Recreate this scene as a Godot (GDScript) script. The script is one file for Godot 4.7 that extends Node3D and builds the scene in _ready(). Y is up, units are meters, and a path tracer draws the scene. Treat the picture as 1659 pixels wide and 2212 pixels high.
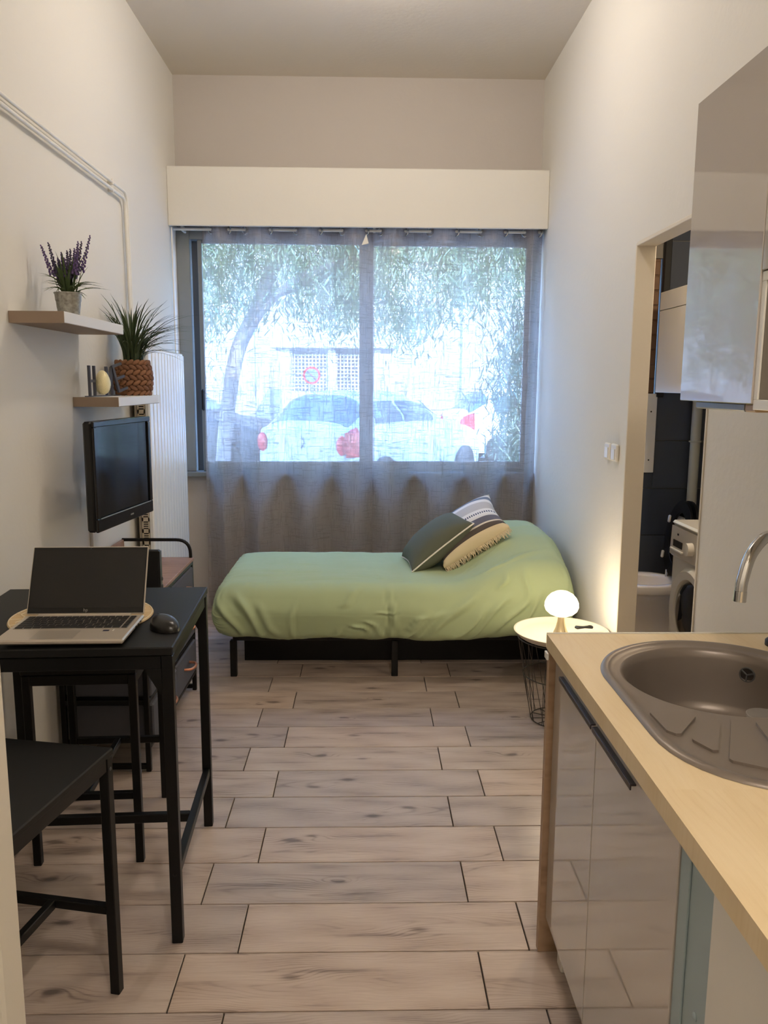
extends Node3D

const XL := -1.22      # left wall face
const XR := 1.13       # right wall face
const CEIL := 3.45
var rng := RandomNumberGenerator.new()
var used := {}
var M := {}

# ---------------------------------------------------------------- mesh builder
class MB:
	var v := PackedVector3Array()
	var n := PackedVector3Array()
	var t := PackedVector2Array()
	var ix := PackedInt32Array()
	var xf := Transform3D.IDENTITY

	func vert(p: Vector3, nn: Vector3, uv: Vector2) -> int:
		v.append(xf * p)
		n.append((xf.basis * nn).normalized())
		t.append(uv)
		return v.size() - 1

	func tri(a: int, b: int, c: int) -> void:      # counter-clockwise seen from outside
		ix.append(a)
		ix.append(c)
		ix.append(b)

	func face(p: Array, inside: Vector3) -> void:  # flat convex polygon turned away from a point inside
		var c := Vector3.ZERO
		for q in p:
			c += q
		c /= p.size()
		var nn: Vector3 = (p[1] - p[0]).cross(p[2] - p[0])
		if nn.dot(c - inside) < 0.0:
			p.reverse()
			nn = -nn
		nn = nn.normalized()
		var a := nn.abs()
		var first := v.size()
		for q: Vector3 in p:
			var uv := Vector2(q.x, q.y)
			if a.x > a.y and a.x > a.z:
				uv = Vector2(q.z, q.y)
			elif a.y > a.z:
				uv = Vector2(q.x, q.z)
			vert(q, nn, uv)
		for k in range(1, p.size() - 1):
			tri(first, first + k, first + k + 1)

	func box(c: Vector3, s: Vector3, b := 0.0) -> MB:
		var h := s / 2.0
		b = minf(b, 0.45 * minf(s.x, minf(s.y, s.z)))
		var pt := func(x: float, y: float, z: float, ax: int) -> Vector3:
			var r := Vector3(x * (h.x - (0.0 if ax == 0 else b)), y * (h.y - (0.0 if ax == 1 else b)), z * (h.z - (0.0 if ax == 2 else b)))
			return c + r
		for ax in 3:
			for sg: float in [-1.0, 1.0]:
				var p := []
				for q in [[-1.0, -1.0], [1.0, -1.0], [1.0, 1.0], [-1.0, 1.0]]:
					var w := [0.0, 0.0, 0.0]
					w[ax] = sg
					w[(ax + 1) % 3] = q[0]
					w[(ax + 2) % 3] = q[1]
					p.append(pt.call(w[0], w[1], w[2], ax))
				face(p, c)
		if b > 0.0:
			for ax in 3:
				var a1 := (ax + 1) % 3
				var a2 := (ax + 2) % 3
				for s1: float in [-1.0, 1.0]:
					for s2: float in [-1.0, 1.0]:
						var p := []
						for q in [[-1.0, a1], [1.0, a1], [1.0, a2], [-1.0, a2]]:
							var w := [0.0, 0.0, 0.0]
							w[ax] = q[0]
							w[a1] = s1
							w[a2] = s2
							p.append(pt.call(w[0], w[1], w[2], q[1]))
						face(p, c)
			for x: float in [-1.0, 1.0]:
				for y: float in [-1.0, 1.0]:
					for z: float in [-1.0, 1.0]:
						face([pt.call(x, y, z, 0), pt.call(x, y, z, 1), pt.call(x, y, z, 2)], c)
		return self

	func span(x0: float, x1: float, y0: float, y1: float, z0: float, z1: float, b := 0.0) -> MB:
		return box(Vector3(x0 + x1, y0 + y1, z0 + z1) / 2.0, Vector3(absf(x1 - x0), absf(y1 - y0), absf(z1 - z0)), b)

	func bar(a: Vector3, b: Vector3, w: float, h: float, bev := 0.0) -> MB:   # square bar from a to b
		var keep := xf
		var d := (b - a).normalized()
		var up := Vector3.UP if absf(d.y) < 0.9 else Vector3.BACK
		var x := up.cross(d).normalized()
		xf = keep * Transform3D(Basis(x, d.cross(x).normalized(), d), (a + b) / 2.0)
		box(Vector3.ZERO, Vector3(w, h, a.distance_to(b)), bev)
		xf = keep
		return self

	func tube(p: Array, r, sides := 8, closed := false, caps := true) -> MB:
		var cnt := p.size()
		var nrm := Vector3.ZERO
		var base := v.size()
		var len_ := 0.0
		for k in cnt:
			var prev: Vector3 = p[(k - 1 + cnt) % cnt] if closed or k > 0 else p[k]
			var nxt: Vector3 = p[(k + 1) % cnt] if closed or k < cnt - 1 else p[k]
			var d := (nxt - prev).normalized()
			if nrm == Vector3.ZERO:
				nrm = d.cross(Vector3.UP if absf(d.y) < 0.95 else Vector3.RIGHT).normalized()
			nrm = (nrm - d * nrm.dot(d)).normalized()
			var bi := d.cross(nrm)
			var rad: float = r[k] if r is Array else r
			if k > 0:
				len_ += (p[k] as Vector3).distance_to(p[k - 1])
			for s in sides + 1:
				var ang := TAU * s / sides
				var o := nrm * cos(ang) + bi * sin(ang)
				vert(p[k] + o * rad, o, Vector2(float(s) / sides, len_))
		var rows := cnt if closed else cnt - 1
		for k in rows:
			var a := base + k * (sides + 1)
			var b := base + ((k + 1) % cnt) * (sides + 1)
			for s in sides:
				tri(a + s, a + s + 1, b + s + 1)
				tri(a + s, b + s + 1, b + s)
		if caps and not closed:
			for e in [0, cnt - 1]:
				var rad: float = r[e] if r is Array else r
				if rad < 0.0005:
					continue
				var ring := []
				for s in sides:
					ring.append(xf.affine_inverse() * v[base + e * (sides + 1) + s])
				face(ring, p[1] if e == 0 else p[cnt - 2])
		return self

	func lathe(prof: Array, segs := 24, from := 0.0, to := TAU) -> MB:   # prof: Vector2(radius, height), from bottom to top outside
		var cnt := prof.size()
		var sn := []
		for k in cnt - 1:
			var d: Vector2 = prof[k + 1] - prof[k]
			sn.append(Vector2(d.y, -d.x).normalized())
		for k in cnt - 1:
			var na: Vector2 = sn[k]
			var nb: Vector2 = sn[k]
			if k > 0 and (sn[k - 1] as Vector2).dot(sn[k]) > 0.7:
				na = (sn[k - 1] + sn[k]).normalized()
			if k < cnt - 2 and (sn[k + 1] as Vector2).dot(sn[k]) > 0.7:
				nb = (sn[k + 1] + sn[k]).normalized()
			var base := v.size()
			for s in segs + 1:
				var ang := lerpf(from, to, float(s) / segs)
				var cs := cos(ang)
				var si := sin(ang)
				var a: Vector2 = prof[k]
				var b: Vector2 = prof[k + 1]
				vert(Vector3(a.x * cs, a.y, -a.x * si), Vector3(na.x * cs, na.y, -na.x * si), Vector2(float(s) / segs, float(k) / cnt))
				vert(Vector3(b.x * cs, b.y, -b.x * si), Vector3(nb.x * cs, nb.y, -nb.x * si), Vector2(float(s) / segs, float(k + 1) / cnt))
			for s in segs:
				var q := base + s * 2
				if prof[k].x > 1e-5:
					tri(q, q + 2, q + 3)
				if prof[k + 1].x > 1e-5:
					tri(q, q + 3, q + 1)
		return self

	func grid(p: PackedVector3Array, nu: int, nv: int, wrap_u := false, flip := false, uvs := PackedVector2Array()) -> MB:   # p[v * nu + u]
		var acc := PackedVector3Array()
		acc.resize(p.size())
		var cells := PackedInt32Array()
		for j in nv - 1:
			for i in (nu if wrap_u else nu - 1):
				var a := j * nu + i
				var b := j * nu + (i + 1) % nu
				var c := (j + 1) * nu + (i + 1) % nu
				var d := (j + 1) * nu + i
				var f := (p[c] - p[a]).cross(p[d] - p[b])
				if flip:
					f = -f
				for q in [a, b, c, d]:
					acc[q] += f
				cells.append_array([a, b, c, d])
		var base := v.size()
		for k in p.size():
			var nn := acc[k]
			vert(p[k], nn if nn.length_squared() > 0.0 else Vector3.UP, uvs[k] if uvs.size() else Vector2(p[k].x, p[k].z))
		for k in range(0, cells.size(), 4):
			var a := base + cells[k]
			var b := base + cells[k + 1]
			var c := base + cells[k + 2]
			var d := base + cells[k + 3]
			if flip:
				tri(a, c, b)
				tri(a, d, c)
			else:
				tri(a, b, c)
				tri(a, c, d)
		return self

	func ball(c: Vector3, r: Vector3, nu := 16, nv := 10) -> MB:
		var p := PackedVector3Array()
		for j in nv + 1:
			var la := PI * (float(j) / nv - 0.5)
			for i in nu:
				var lo := TAU * i / nu
				p.append(c + Vector3(r.x * cos(la) * cos(lo), r.y * sin(la), -r.z * cos(la) * sin(lo)))
		return grid(p, nu, nv + 1, true)

	func extrude(poly: PackedVector2Array, z0: float, z1: float) -> MB:   # polygon in x, y
		if Geometry2D.is_polygon_clockwise(poly):
			poly.reverse()
		var ti := Geometry2D.triangulate_polygon(poly)
		for e in 2:
			var z: float = [minf(z0, z1), maxf(z0, z1)][e]
			var base := v.size()
			for q in poly:
				vert(Vector3(q.x, q.y, z), Vector3(0, 0, -1 if e == 0 else 1), q)
			for k in range(0, ti.size(), 3):
				var a := poly[ti[k]]
				var ccw := (poly[ti[k + 1]] - a).cross(poly[ti[k + 2]] - a) > 0.0
				if ccw == (e == 1):
					tri(base + ti[k], base + ti[k + 1], base + ti[k + 2])
				else:
					tri(base + ti[k], base + ti[k + 2], base + ti[k + 1])
		var lo := minf(z0, z1)
		var hi := maxf(z0, z1)
		var run := 0.0
		for k in poly.size():
			var a := poly[k]
			var b := poly[(k + 1) % poly.size()]
			var d := (b - a).normalized()
			var nn := Vector3(d.y, -d.x, 0)
			var l := a.distance_to(b)
			var q := [vert(Vector3(a.x, a.y, lo), nn, Vector2(run, lo)), vert(Vector3(b.x, b.y, lo), nn, Vector2(run + l, lo)), vert(Vector3(b.x, b.y, hi), nn, Vector2(run + l, hi)), vert(Vector3(a.x, a.y, hi), nn, Vector2(run, hi))]
			tri(q[0], q[1], q[2])
			tri(q[0], q[2], q[3])
			run += l
		return self

	func done() -> ArrayMesh:
		var m := ArrayMesh.new()
		var arr := []
		arr.resize(Mesh.ARRAY_MAX)
		arr[Mesh.ARRAY_VERTEX] = v
		arr[Mesh.ARRAY_NORMAL] = n
		arr[Mesh.ARRAY_TEX_UV] = t
		arr[Mesh.ARRAY_INDEX] = ix
		m.add_surface_from_arrays(Mesh.PRIMITIVE_TRIANGLES, arr)
		return m

# ---------------------------------------------------------------- scene helpers
func numbered(called: String) -> String:
	var k: int = used.get(called, -1) + 1
	used[called] = k
	return called if k == 0 else "%s_%03d" % [called, k]

func tag(o: Node3D, label: String, category: String, group := "") -> Node3D:
	o.set_meta("label", label)
	o.set_meta("category", category)
	if group != "":
		o.set_meta("group", group)
	return o

func thing(called: String, label: String, category: String, at := Vector3.ZERO, turn := 0.0, group := "") -> Node3D:
	var o := Node3D.new()
	o.name = numbered(called)
	add_child(o)
	o.position = at
	o.rotation.y = turn
	tag(o, label, category, group)
	return o

func part(parent: Node3D, called: String, mesh, m: Material, at := Vector3.ZERO) -> MeshInstance3D:
	var o := MeshInstance3D.new()
	o.name = called
	o.mesh = mesh.done() if mesh is MB else mesh
	o.material_override = m
	parent.add_child(o, true)
	o.position = at
	return o

func solid(called: String, label: String, category: String, mesh, m: Material, at := Vector3.ZERO, group := "") -> MeshInstance3D:
	var o := part(self, numbered(called), mesh, m, at)
	tag(o, label, category, group)
	return o

func structure(called: String, mesh, m: Material, at := Vector3.ZERO) -> MeshInstance3D:
	var o := part(self, numbered(called), mesh, m, at)
	o.set_meta("kind", "structure")
	return o

func structure_root(called: String) -> Node3D:
	var o := Node3D.new()
	o.name = numbered(called)
	add_child(o)
	o.set_meta("kind", "structure")
	return o

func mat(called: String, c: Color, rough := 0.6, metal := 0.0) -> StandardMaterial3D:
	var m := StandardMaterial3D.new()
	m.resource_name = called
	m.albedo_color = c
	m.roughness = rough
	m.metallic = metal
	M[called] = m
	return m

func c8(r: int, g: int, b: int) -> Color:
	return Color8(r, g, b)

func noise_tex(seed_: int, freq: float, ramp := [], size := 512, octaves := 4) -> NoiseTexture2D:
	var nz := FastNoiseLite.new()
	nz.seed = seed_
	nz.noise_type = FastNoiseLite.TYPE_SIMPLEX_SMOOTH
	nz.frequency = freq
	nz.fractal_octaves = octaves
	var tx := NoiseTexture2D.new()
	tx.width = size
	tx.height = size
	tx.seamless = true
	tx.noise = nz
	if ramp.size():
		var g := Gradient.new()
		g.offsets = PackedFloat32Array(range(ramp.size()).map(func(k): return float(k) / (ramp.size() - 1)))
		g.colors = PackedColorArray(ramp)
		tx.color_ramp = g
	return tx

func bump(m: StandardMaterial3D, tx: Texture2D, scale: float, per_metre := 0.0) -> StandardMaterial3D:
	m.heightmap_enabled = true
	m.heightmap_texture = tx
	m.heightmap_scale = scale
	if per_metre > 0.0:
		m.uv1_triplanar = true
		m.uv1_world_triplanar = true
		m.uv1_scale = Vector3.ONE * per_metre
	return m

func wood_image(w: int, h: int, length: float, width: float, seed_: int, base: Color, dark: Color, pale: Color, rings: float, knots: int, contrast: float) -> Image:
	var r := RandomNumberGenerator.new()
	r.seed = seed_
	var nz := FastNoiseLite.new()
	nz.seed = seed_
	nz.noise_type = FastNoiseLite.TYPE_SIMPLEX_SMOOTH
	nz.fractal_type = FastNoiseLite.FRACTAL_NONE
	nz.frequency = 1.0
	var yc := width * r.randf_range(0.2, 0.8)
	var x0 := length * r.randf_range(0.1, 0.9)
	var kn := []
	for k in knots:
		kn.append([length * r.randf_range(0.12, 0.88), width * r.randf_range(0.2, 0.8), r.randf_range(0.012, 0.022)])
	var img := Image.create(w, h, false, Image.FORMAT_RGB8)
	for j in h:
		var y := width * j / h
		for i in w:
			var x := length * i / w
			var wob := nz.get_noise_2d(x * 2.2, y * 9.0) * 0.018 + nz.get_noise_2d(x * 7.0 + 40.0, y * 22.0) * 0.004
			var knot := 0.0
			for q in kn:
				var dx: float = (x - q[0]) * 0.35
				var dy: float = y - q[1]
				var dd: float = (dx * dx + dy * dy) / (q[2] * q[2])
				if dd < 14.0:
					wob += exp(-dd * 0.35) * 0.03
					knot = maxf(knot, exp(-dd * 2.6))
			var ry := y - yc + wob
			var rx := (x - x0) * 0.075
			var ring := 0.5 + 0.5 * sin(sqrt(ry * ry + rx * rx) * rings)
			ring = pow(ring, 4.0) * (0.4 + 0.9 * maxf(0.0, nz.get_noise_2d(x * 1.7 + 500.0, y * 5.0) + 0.3))
			var fine := nz.get_noise_2d(x * 9.0, y * 420.0) * 0.5 + nz.get_noise_2d(x * 26.0, y * 900.0) * 0.35
			var patch := nz.get_noise_2d(x * 3.1 + 90.0, y * 12.0 + 7.0)
			var streak := maxf(0.0, nz.get_noise_2d(x * 2.4 + 300.0, y * 34.0) - 0.35)
			var tone := (ring - 0.4) * 0.45 + fine * 0.38 + patch * 0.5 + streak * 0.8
			tone = clampf(0.36 + tone * contrast + knot * 0.75, 0.0, 1.0)
			img.set_pixel(i, j, pale.lerp(base, tone * 2.0) if tone < 0.5 else base.lerp(dark, tone * 2.0 - 1.0))
	return img

func wood(called: String, img: Image, rough: float, per_u := 1.0, per_v := 1.0) -> StandardMaterial3D:
	var m := mat(called, Color.WHITE, rough)
	m.albedo_texture = ImageTexture.create_from_image(img)
	m.uv1_scale = Vector3(per_u, per_v, 1)
	return m

func omni(parent: Node3D, at: Vector3, c: Color, energy: float, size: float) -> void:
	var l := OmniLight3D.new()
	l.name = "bulb_light"
	l.light_color = c
	l.light_energy = energy
	l.light_size = size
	l.omni_range = 12.0
	l.omni_attenuation = 2.0
	l.shadow_enabled = true
	parent.add_child(l, true)
	l.position = at

func smooth_path(p: Array, steps := 8) -> Array:
	var cv := Curve3D.new()
	for k in p.size():
		var a: Vector3 = p[max(k - 1, 0)]
		var b: Vector3 = p[min(k + 1, p.size() - 1)]
		var tn := (b - a) / 6.0
		cv.add_point(p[k], -tn, tn)
	var out := []
	for k in p.size() - 1:
		for s in steps:
			out.append(cv.sample(k, float(s) / steps))
	out.append(p[p.size() - 1])
	return out

# rounded corner path through points: straight runs joined by arcs of radius r
func bent(p: Array, r: float, steps := 6) -> Array:
	var out := [p[0]]
	for k in range(1, p.size() - 1):
		var a: Vector3 = p[k] + (p[k - 1] - p[k]).normalized() * r
		var b: Vector3 = p[k] + (p[k + 1] - p[k]).normalized() * r
		for s in steps + 1:
			var f := float(s) / steps
			out.append(a.lerp(p[k], f).lerp((p[k] as Vector3).lerp(b, f), f))
	out.append(p[p.size() - 1])
	return out

# ================================================================ the scene
func _ready() -> void:
	rng.seed = 7
	camera_and_light()
	materials()
	shell()
	window_and_curtains()
	bed()
	table_and_stools()
	drawer_chest()
	kitchen()
	bathroom()
	left_wall()
	bedside()
	table_top()
	lamps()
	outside()

func camera_and_light() -> void:
	var cam := Camera3D.new()
	cam.name = "camera"
	cam.transform = Transform3D(Basis(Vector3(0.99974521, 0.00538623, 0.0219205), Vector3(-0.0018653, 0.98750542, -0.15757399), Vector3(-0.02249535, 0.15749296, 0.98726386)), Vector3(0, 1.543, 0))
	cam.fov = 64.8827
	cam.near = 0.05
	cam.far = 200.0
	add_child(cam)
	cam.current = true
	var env := Environment.new()
	env.background_mode = Environment.BG_SKY
	var sky := Sky.new()
	var sm := ProceduralSkyMaterial.new()
	sm.sky_top_color = Color(0.42, 0.6, 0.87)
	sm.sky_horizon_color = Color(0.8, 0.885, 0.975)
	sm.ground_bottom_color = Color(0.45, 0.44, 0.43)
	sm.ground_horizon_color = Color(0.62, 0.62, 0.62)
	sm.sky_energy_multiplier = 4.0
	sm.ground_energy_multiplier = 2.2
	sky.sky_material = sm
	env.sky = sky
	env.tonemap_mode = Environment.TONE_MAPPER_LINEAR
	env.tonemap_exposure = 1.32
	env.sdfgi_enabled = true
	env.ssao_enabled = true
	env.ssil_enabled = true
	var we := WorldEnvironment.new()
	we.name = "world_environment"
	we.environment = env
	add_child(we)
	var sun := DirectionalLight3D.new()
	sun.name = "sun"
	sun.light_color = Color(1.0, 0.96, 0.88)
	sun.light_energy = 2.4
	sun.light_angular_distance = 0.6
	sun.shadow_enabled = true
	sun.sky_mode = DirectionalLight3D.SKY_MODE_LIGHT_ONLY
	add_child(sun)
	sun.look_at_from_position(Vector3(7, 13, 9), Vector3(0, 0, -8))

func materials() -> void:
	var plaster := noise_tex(3, 0.03, [], 512, 5)
	bump(mat("white wall paint", c8(226, 223, 215), 0.75), plaster, 0.05, 1.6)
	bump(mat("cream paint", c8(222, 214, 199), 0.7), plaster, 0.05, 1.6)
	bump(mat("taupe paint", c8(194, 187, 180), 0.8), plaster, 0.05, 1.6)
	bump(mat("ceiling paint", c8(222, 214, 202), 0.85), plaster, 0.05, 1.6)
	mat("grout", c8(58, 50, 44), 0.9)
	mat("black metal", c8(15, 15, 16), 0.38).metallic_specular = 0.38
	mat("black top", c8(20, 20, 20), 0.5).metallic_specular = 0.4
	mat("black plastic", c8(13, 13, 14), 0.45)
	mat("grey aluminium", c8(138, 141, 140), 0.4, 0.35)
	mat("dark aluminium", c8(84, 86, 88), 0.45, 0.3)
	mat("chrome", c8(205, 205, 205), 0.1, 1.0)
	mat("brass", c8(214, 198, 162), 0.28, 0.8)
	mat("copper", c8(222, 150, 116), 0.3, 0.7)
	mat("white enamel", c8(232, 230, 224), 0.25)
	mat("white plastic", c8(232, 229, 221), 0.35)
	mat("white porcelain", c8(235, 228, 218), 0.12)
	mat("radiator beige", c8(196, 182, 160), 0.4)
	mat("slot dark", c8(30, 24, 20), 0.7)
	var gloss := mat("glossy cabinet white", c8(190, 183, 176), 0.04)
	gloss.clearcoat_enabled = true
	gloss.clearcoat = 0.6
	gloss.clearcoat_roughness = 0.03
	var glass := mat("window glass", Color(1, 1, 1, 0.06), 0.02)
	glass.transparency = BaseMaterial3D.TRANSPARENCY_ALPHA
	var tumbler := mat("tumbler glass", Color(1, 1, 1, 0.12), 0.02)
	tumbler.transparency = BaseMaterial3D.TRANSPARENCY_ALPHA
	# floor planks: printed wood look
	for k in 6:
		var tones: Array = [[c8(177, 159, 146), c8(112, 99, 92), c8(197, 182, 170)], [c8(184, 164, 149), c8(121, 105, 95), c8(204, 187, 173)], [c8(168, 152, 142), c8(103, 92, 87), c8(190, 176, 166)]][k % 3]
		var pm := wood("floor plank print %d" % k, wood_image(720, 160, 0.8, 0.2, 11 + k, tones[0], tones[1], tones[2], 520.0 + 60.0 * k, 1 + k % 2, 0.6), 0.34, 1.25, 5.0)
		pm.metallic_specular = 0.52
	wood("oak laminate", wood_image(768, 256, 1.2, 0.3, 71, c8(226, 204, 164), c8(204, 176, 132), c8(236, 218, 184), 420.0, 0, 0.32), 0.38, 1.0, 1.0)
	wood("oak end panel", wood_image(384, 128, 1.2, 0.3, 72, c8(166, 137, 110), c8(136, 108, 84), c8(182, 154, 126), 500.0, 0, 0.6), 0.5)
	wood("chest top wood", wood_image(384, 128, 0.9, 0.35, 73, c8(142, 108, 92), c8(104, 75, 62), c8(164, 128, 110), 420.0, 0, 0.7), 0.5)
	# sheer linen: threads with slubs, the gaps let light through
	var w := Image.create(1024, 1024, false, Image.FORMAT_RGBA8)
	w.fill(Color(0.77, 0.735, 0.715, 0.6))
	for k in 1700:
		var a := rng.randf_range(0.7, 0.9)
		var l := int(rng.randf_range(30, 120))
		var th := 3 + rng.randi() % 3
		var p := Vector2i(rng.randi() % 1024, rng.randi() % 1024)
		w.fill_rect(Rect2i(p, Vector2i(l, th) if k % 2 == 0 else Vector2i(th, l)), Color(0.64, 0.61, 0.595, a))
	var sheer := mat("sheer linen", Color.WHITE, 0.9)
	sheer.albedo_texture = ImageTexture.create_from_image(w)
	sheer.uv1_scale = Vector3(1.1, 1.1, 1)
	sheer.transparency = BaseMaterial3D.TRANSPARENCY_ALPHA
	sheer.backlight_enabled = true
	sheer.backlight = Color(1.0, 1.0, 1.0)
	var cloth := noise_tex(9, 0.35, [], 256, 2)
	bump(mat("sage cotton", c8(174, 190, 148), 0.85), cloth, 0.03, 6.0)
	M["sage cotton"].rim_enabled = true
	M["sage cotton"].rim = 0.25
	bump(mat("olive cotton", c8(92, 96, 82), 0.85), cloth, 0.04, 8.0)
	mat("natural linen", c8(222, 206, 172), 0.9)
	mat("white piping", c8(235, 230, 220), 0.7)
	bump(mat("charcoal fabric", c8(84, 85, 93), 0.95), cloth, 0.05, 10.0)

# ---------------------------------------------------------------- room shell
func shell() -> void:
	var fl := structure("floor", MB.new().span(-1.34, 2.5, -0.14, -0.008, -5.6, 1.12), M["grout"])
	# planks laid across the room, joints staggered as in the photograph
	var meshes := {}
	var row := 0
	for k in range(-6, 18):
		var z1 := -1.7875 - 0.2105 * k
		var z0 := z1 - 0.2105
		if z0 < -5.45:
			z0 = -5.448
		if z1 <= z0 + 0.02:
			continue
		var off := -0.349 if (k % 2 + 2) % 2 == 1 else -0.492
		var x := off - 1.606
		while x < XR:
			var a := maxf(x, XL) + 0.002
			var b := minf(x + 0.803, XR) - 0.002
			if b - a > 0.03:
				var key := [snappedf(b - a, 0.001), snappedf(z1 - z0, 0.001), rng.randi() % 2, snappedf(a - x, 0.001)]
				if not meshes.has(key):
					var mb := MB.new()
					mb.span(0, b - a, -0.008, 0.0, 0, -(z1 - z0 - 0.004), 0.0012)
					for q in mb.t.size():
						var uv := mb.t[q] + Vector2(a - x, 0.0)
						mb.t[q] = uv if key[2] == 0 else Vector2(-uv.x, -uv.y)
					meshes[key] = mb.done()
				part(fl, "plank", meshes[key], M["floor plank print %d" % posmod(row * 5 + int(x * 7.0) + rng.randi() % 3, 6)], Vector3(a, 0, z1 - 0.002))
			x += 0.803
		row += 1
	structure("ceiling", MB.new().span(-1.34, 2.5, CEIL, CEIL + 0.15, -5.6, 1.12), M["ceiling paint"])
	structure("wall_left", MB.new().span(-1.34, XL, -0.008, CEIL, -5.6, 1.12), M["white wall paint"])
	var wr := MB.new()
	wr.span(XR, 1.205, -0.008, CEIL, -5.6, -3.475).span(XR, 1.205, -0.008, CEIL, -2.655, 1.12).span(XR, 1.205, 2.13, CEIL, -3.475, -2.655)
	structure("wall_right", wr, M["white wall paint"])
	var ww := MB.new()
	ww.span(XL, XR, -0.008, 0.925, -5.6, -5.45).span(XL, XR, 2.52, CEIL, -5.6, -5.45)
	structure("wall_window", ww, M["taupe paint"])
	structure("wall_behind", MB.new().span(XL, XR, -0.008, CEIL, 1.0, 1.12), M["white wall paint"])
	structure("wall_entry", MB.new().span(XL, -0.467, -0.008, CEIL, -1.0, -0.94, 0.004), M["cream paint"])
	# hollow pelmet box over the window
	var pm := MB.new()
	pm.span(XL, XR, 2.497, 2.845, -5.22, -5.2, 0.004).span(XL, XR, 2.825, 2.845, -5.449, -5.22)
	structure("trim_1", pm, M["white wall paint"])
	# painted door frame lining of the bathroom doorway
	var tr := MB.new()
	tr.span(1.126, 1.209, 0.001, 2.126, -3.475, -3.463, 0.002).span(1.126, 1.209, 2.114, 2.13, -3.463, -2.667, 0.002).span(1.126, 1.209, 0.001, 2.126, -2.667, -2.655, 0.002)
	structure("trim_2", tr, M["cream paint"])

# ---------------------------------------------------------------- window, curtains
func window_and_curtains() -> void:
	var w := structure_root("window_1")
	var al: Material = M["grey aluminium"]
	var f := MB.new()
	f.span(XL, -1.136, 0.955, 2.52, -5.5, -5.4, 0.003).span(1.075, XR, 0.955, 2.52, -5.5, -5.4, 0.003)
	f.span(-1.136, 1.075, 2.45, 2.52, -5.5, -5.4, 0.003).span(XL, XR, 0.925, 0.955, -5.5, -5.36, 0.003)
	part(w, "window_frame", f, al)
	part(w, "track", MB.new().span(-1.136, -1.09, 0.955, 2.45, -5.5, -5.475), M["dark aluminium"])
	for s in 2:
		var x0: float = [-1.09, -0.045][s]
		var x1: float = [0.045, 1.075][s]
		var z: float = [-5.43, -5.465][s]
		var sash := MB.new()
		var iw: float = 0.028 if s == 0 else 0.085
		sash.span(x0, x0 + iw, 0.955, 2.45, z - 0.015, z + 0.015, 0.003).span(x1 - (0.09 if s == 0 else 0.028), x1, 0.955, 2.45, z - 0.015, z + 0.015, 0.003)
		sash.span(x0 + iw, x1 - 0.03, 0.955, 1.022, z - 0.015, z + 0.015, 0.003).span(x0 + iw, x1 - 0.03, 2.428, 2.45, z - 0.015, z + 0.015, 0.003)
		var o := part(w, "sash", sash, al)
		part(o, "pane", MB.new().span(x0 + iw - 0.004, x1 - 0.03, 1.018, 2.432, z - 0.003, z + 0.003), M["window glass"])
		if s == 0:
			var hd := MB.new()
			hd.span(-1.088, -1.066, 1.36, 1.5, -5.415, -5.395, 0.008)
			part(o, "pull_handle", hd, M["black plastic"])
	# rail and two sheer panels on eyelets
	var rail := thing("curtain_rail", "thin white curtain rail under the cream pelmet", "curtain rail")
	part(rail, "rod", MB.new().tube([Vector3(XL + 0.01, 2.494, -5.3), Vector3(XR - 0.01, 2.494, -5.3)], 0.009, 10), M["white plastic"])
	for x: float in [-1.16, 0.05, 1.1]:
		part(rail, "bracket", MB.new().span(x - 0.008, x + 0.008, 2.486, 2.516, -5.445, -5.3, 0.002), M["white plastic"])
	curtain("sheer_curtain", "sheer grey linen curtain over the left window pane", -1.045, 0.046, [-0.975, -0.87, -0.761, -0.61, -0.441, -0.296, -0.15, -0.004], 3)
	curtain("sheer_curtain", "sheer grey linen curtain over the right window pane beside the wall", 0.05, 1.122, [0.092, 0.244, 0.405, 0.566, 0.728, 0.874, 1.007, 1.09], 5)

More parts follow.
